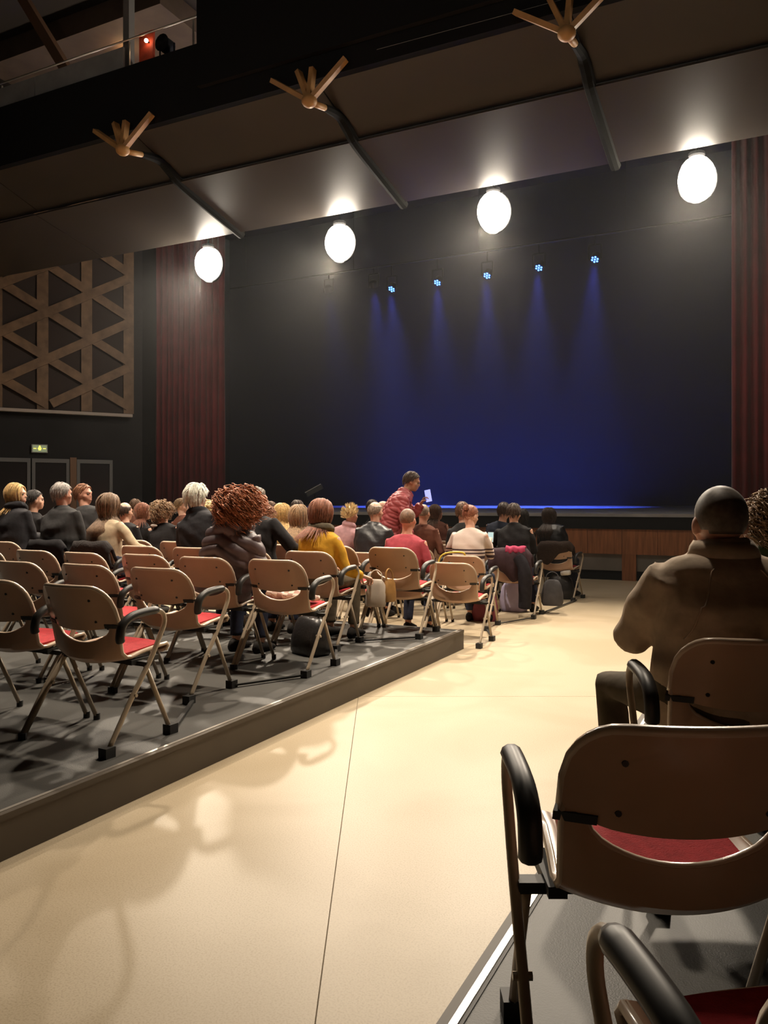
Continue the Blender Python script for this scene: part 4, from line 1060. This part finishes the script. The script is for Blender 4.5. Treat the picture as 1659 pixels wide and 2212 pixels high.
tag(obj('strap', MB().tube(spline([(-.235, -.20, .60), (-.27, -.22, .70), (-.23, -.22, .80), (-.14, -.215, .838), (.02, -.21, .842), (.03, -.18, .80)], 4), .016, 8, flat=.6).mesh('strap', smooth=True), L_YELLOW), 'yellow bag strap looped over the striped sweater woman\'s chair', 'strap').location = (seat_xy('G', 0)[0], seat_xy('G', 0)[1], 0)
# checked scarf lying on the third-row aisle seat
x, y, z = seat_xy('C', 0)
def checked():
    m = mat('checked_cloth', (.6, .5, .45), .85, spec=.2); nt = m.node_tree; b = nt.nodes['Principled BSDF']; tc = nt.nodes.new('ShaderNodeTexCoord'); ck = nt.nodes.new('ShaderNodeTexChecker')
    ck.inputs['Scale'].default_value = 22; ck.inputs[1].default_value = (.70, .60, .53, 1); ck.inputs[2].default_value = (.42, .27, .23, 1)
    nt.links.new(tc.outputs['Object'], ck.inputs['Vector']); nt.links.new(ck.outputs['Color'], b.inputs['Base Color']); return m
P = [[(x + xx, y + yy, z + .50 + .055*math.sin(xx*15 + 1)*math.sin(yy*18) + .03*math.cos(yy*9)) for yy in np.linspace(-.02, .18, 10)] for xx in np.linspace(-.18, .17, 16)]
tag(obj('checked_scarf', MB().slab(P, .035).mesh('checked_scarf', smooth=True), checked()), 'pale checked scarf bundled on the third-row aisle seat, seen through the chair back', 'scarf')
# white collar label
x, y, z = seat_xy('F', 6)
inf = PEOPLE['F6'][1]
o = obj('collar_label', MB().ellipsoid(tuple(inf['N'] - inf['fw']*.115 - inf['a']*.02 + inf['rt']*-.05), (.055, .018, .018), 12, 8).mesh('collar_label', smooth=True), mat('white_cloth', (.7, .64, .6), .8), PEOPLE['F6'][0])
# slanted music desk on the stage edge
md = thing('music_desk', 'small dark tilted music desk with its upper-edge highlight painted pale on the stage', 'music stand', (-9.35, 15.3, 1.195))
q = Matrix.Translation((0, 0, .44)) @ Matrix.Rotation(R(-25), 4, 'Y')
obj('desk_plate', MB().box((-.22, -.01, -.02), (.22, .01, .085), q), mat('desk_grey', (.06, .065, .075), .5), md)
obj('desk_lip', MB().box((-.24, -.02, .085), (.20, .012, .10), q), mat('desk_lip_highlight', (.5, .52, .55), .4), md)  # bright lip colour paints in the light along the desk's upper edge
obj('desk_pole', MB().tube([(0, 0, .05), (0, 0, .38)], .012, 8), M_BLACK, md)
for k in range(3):
    a_ = 2*math.pi*k/3; obj('desk_leg', MB().tube([(0, 0, .10), (.18*math.cos(a_), .18*math.sin(a_), .012)], .008, 6), M_BLACK, md)

# ------------------------------------------------------------------ stage haze
hz = bpy.data.materials.new('stage_haze'); hz.use_nodes = True
nt = hz.node_tree
for n_ in list(nt.nodes):
    if n_.type != 'OUTPUT_MATERIAL': nt.nodes.remove(n_)
vs = nt.nodes.new('ShaderNodeVolumeScatter'); vs.inputs['Density'].default_value = .007; vs.inputs['Anisotropy'].default_value = .3
nt.links.new(vs.outputs[0], nt.nodes['Material Output'].inputs['Volume'])
tag(obj('stage_haze', boxmesh((-12.5, 15.2, 1.25), (0.5, 22.0, 7.9)), hz), 'thin theatre haze over the stage carrying the blue beams', 'haze', None, 'stuff')

hz2 = hz.copy(); hz2.name = 'hall_haze'
[n_ for n_ in hz2.node_tree.nodes if n_.type == 'VOLUME_SCATTER'][0].inputs['Density'].default_value = .005
tag(obj('hall_haze', boxmesh((-13.2, 9.65, 0.02), (4.4, 14.6, 9.9)), hz2), 'thin haze under the ceiling around the glowing house lamps', 'haze', None, 'stuff')
bpy.data.scenes.remove(TMP)
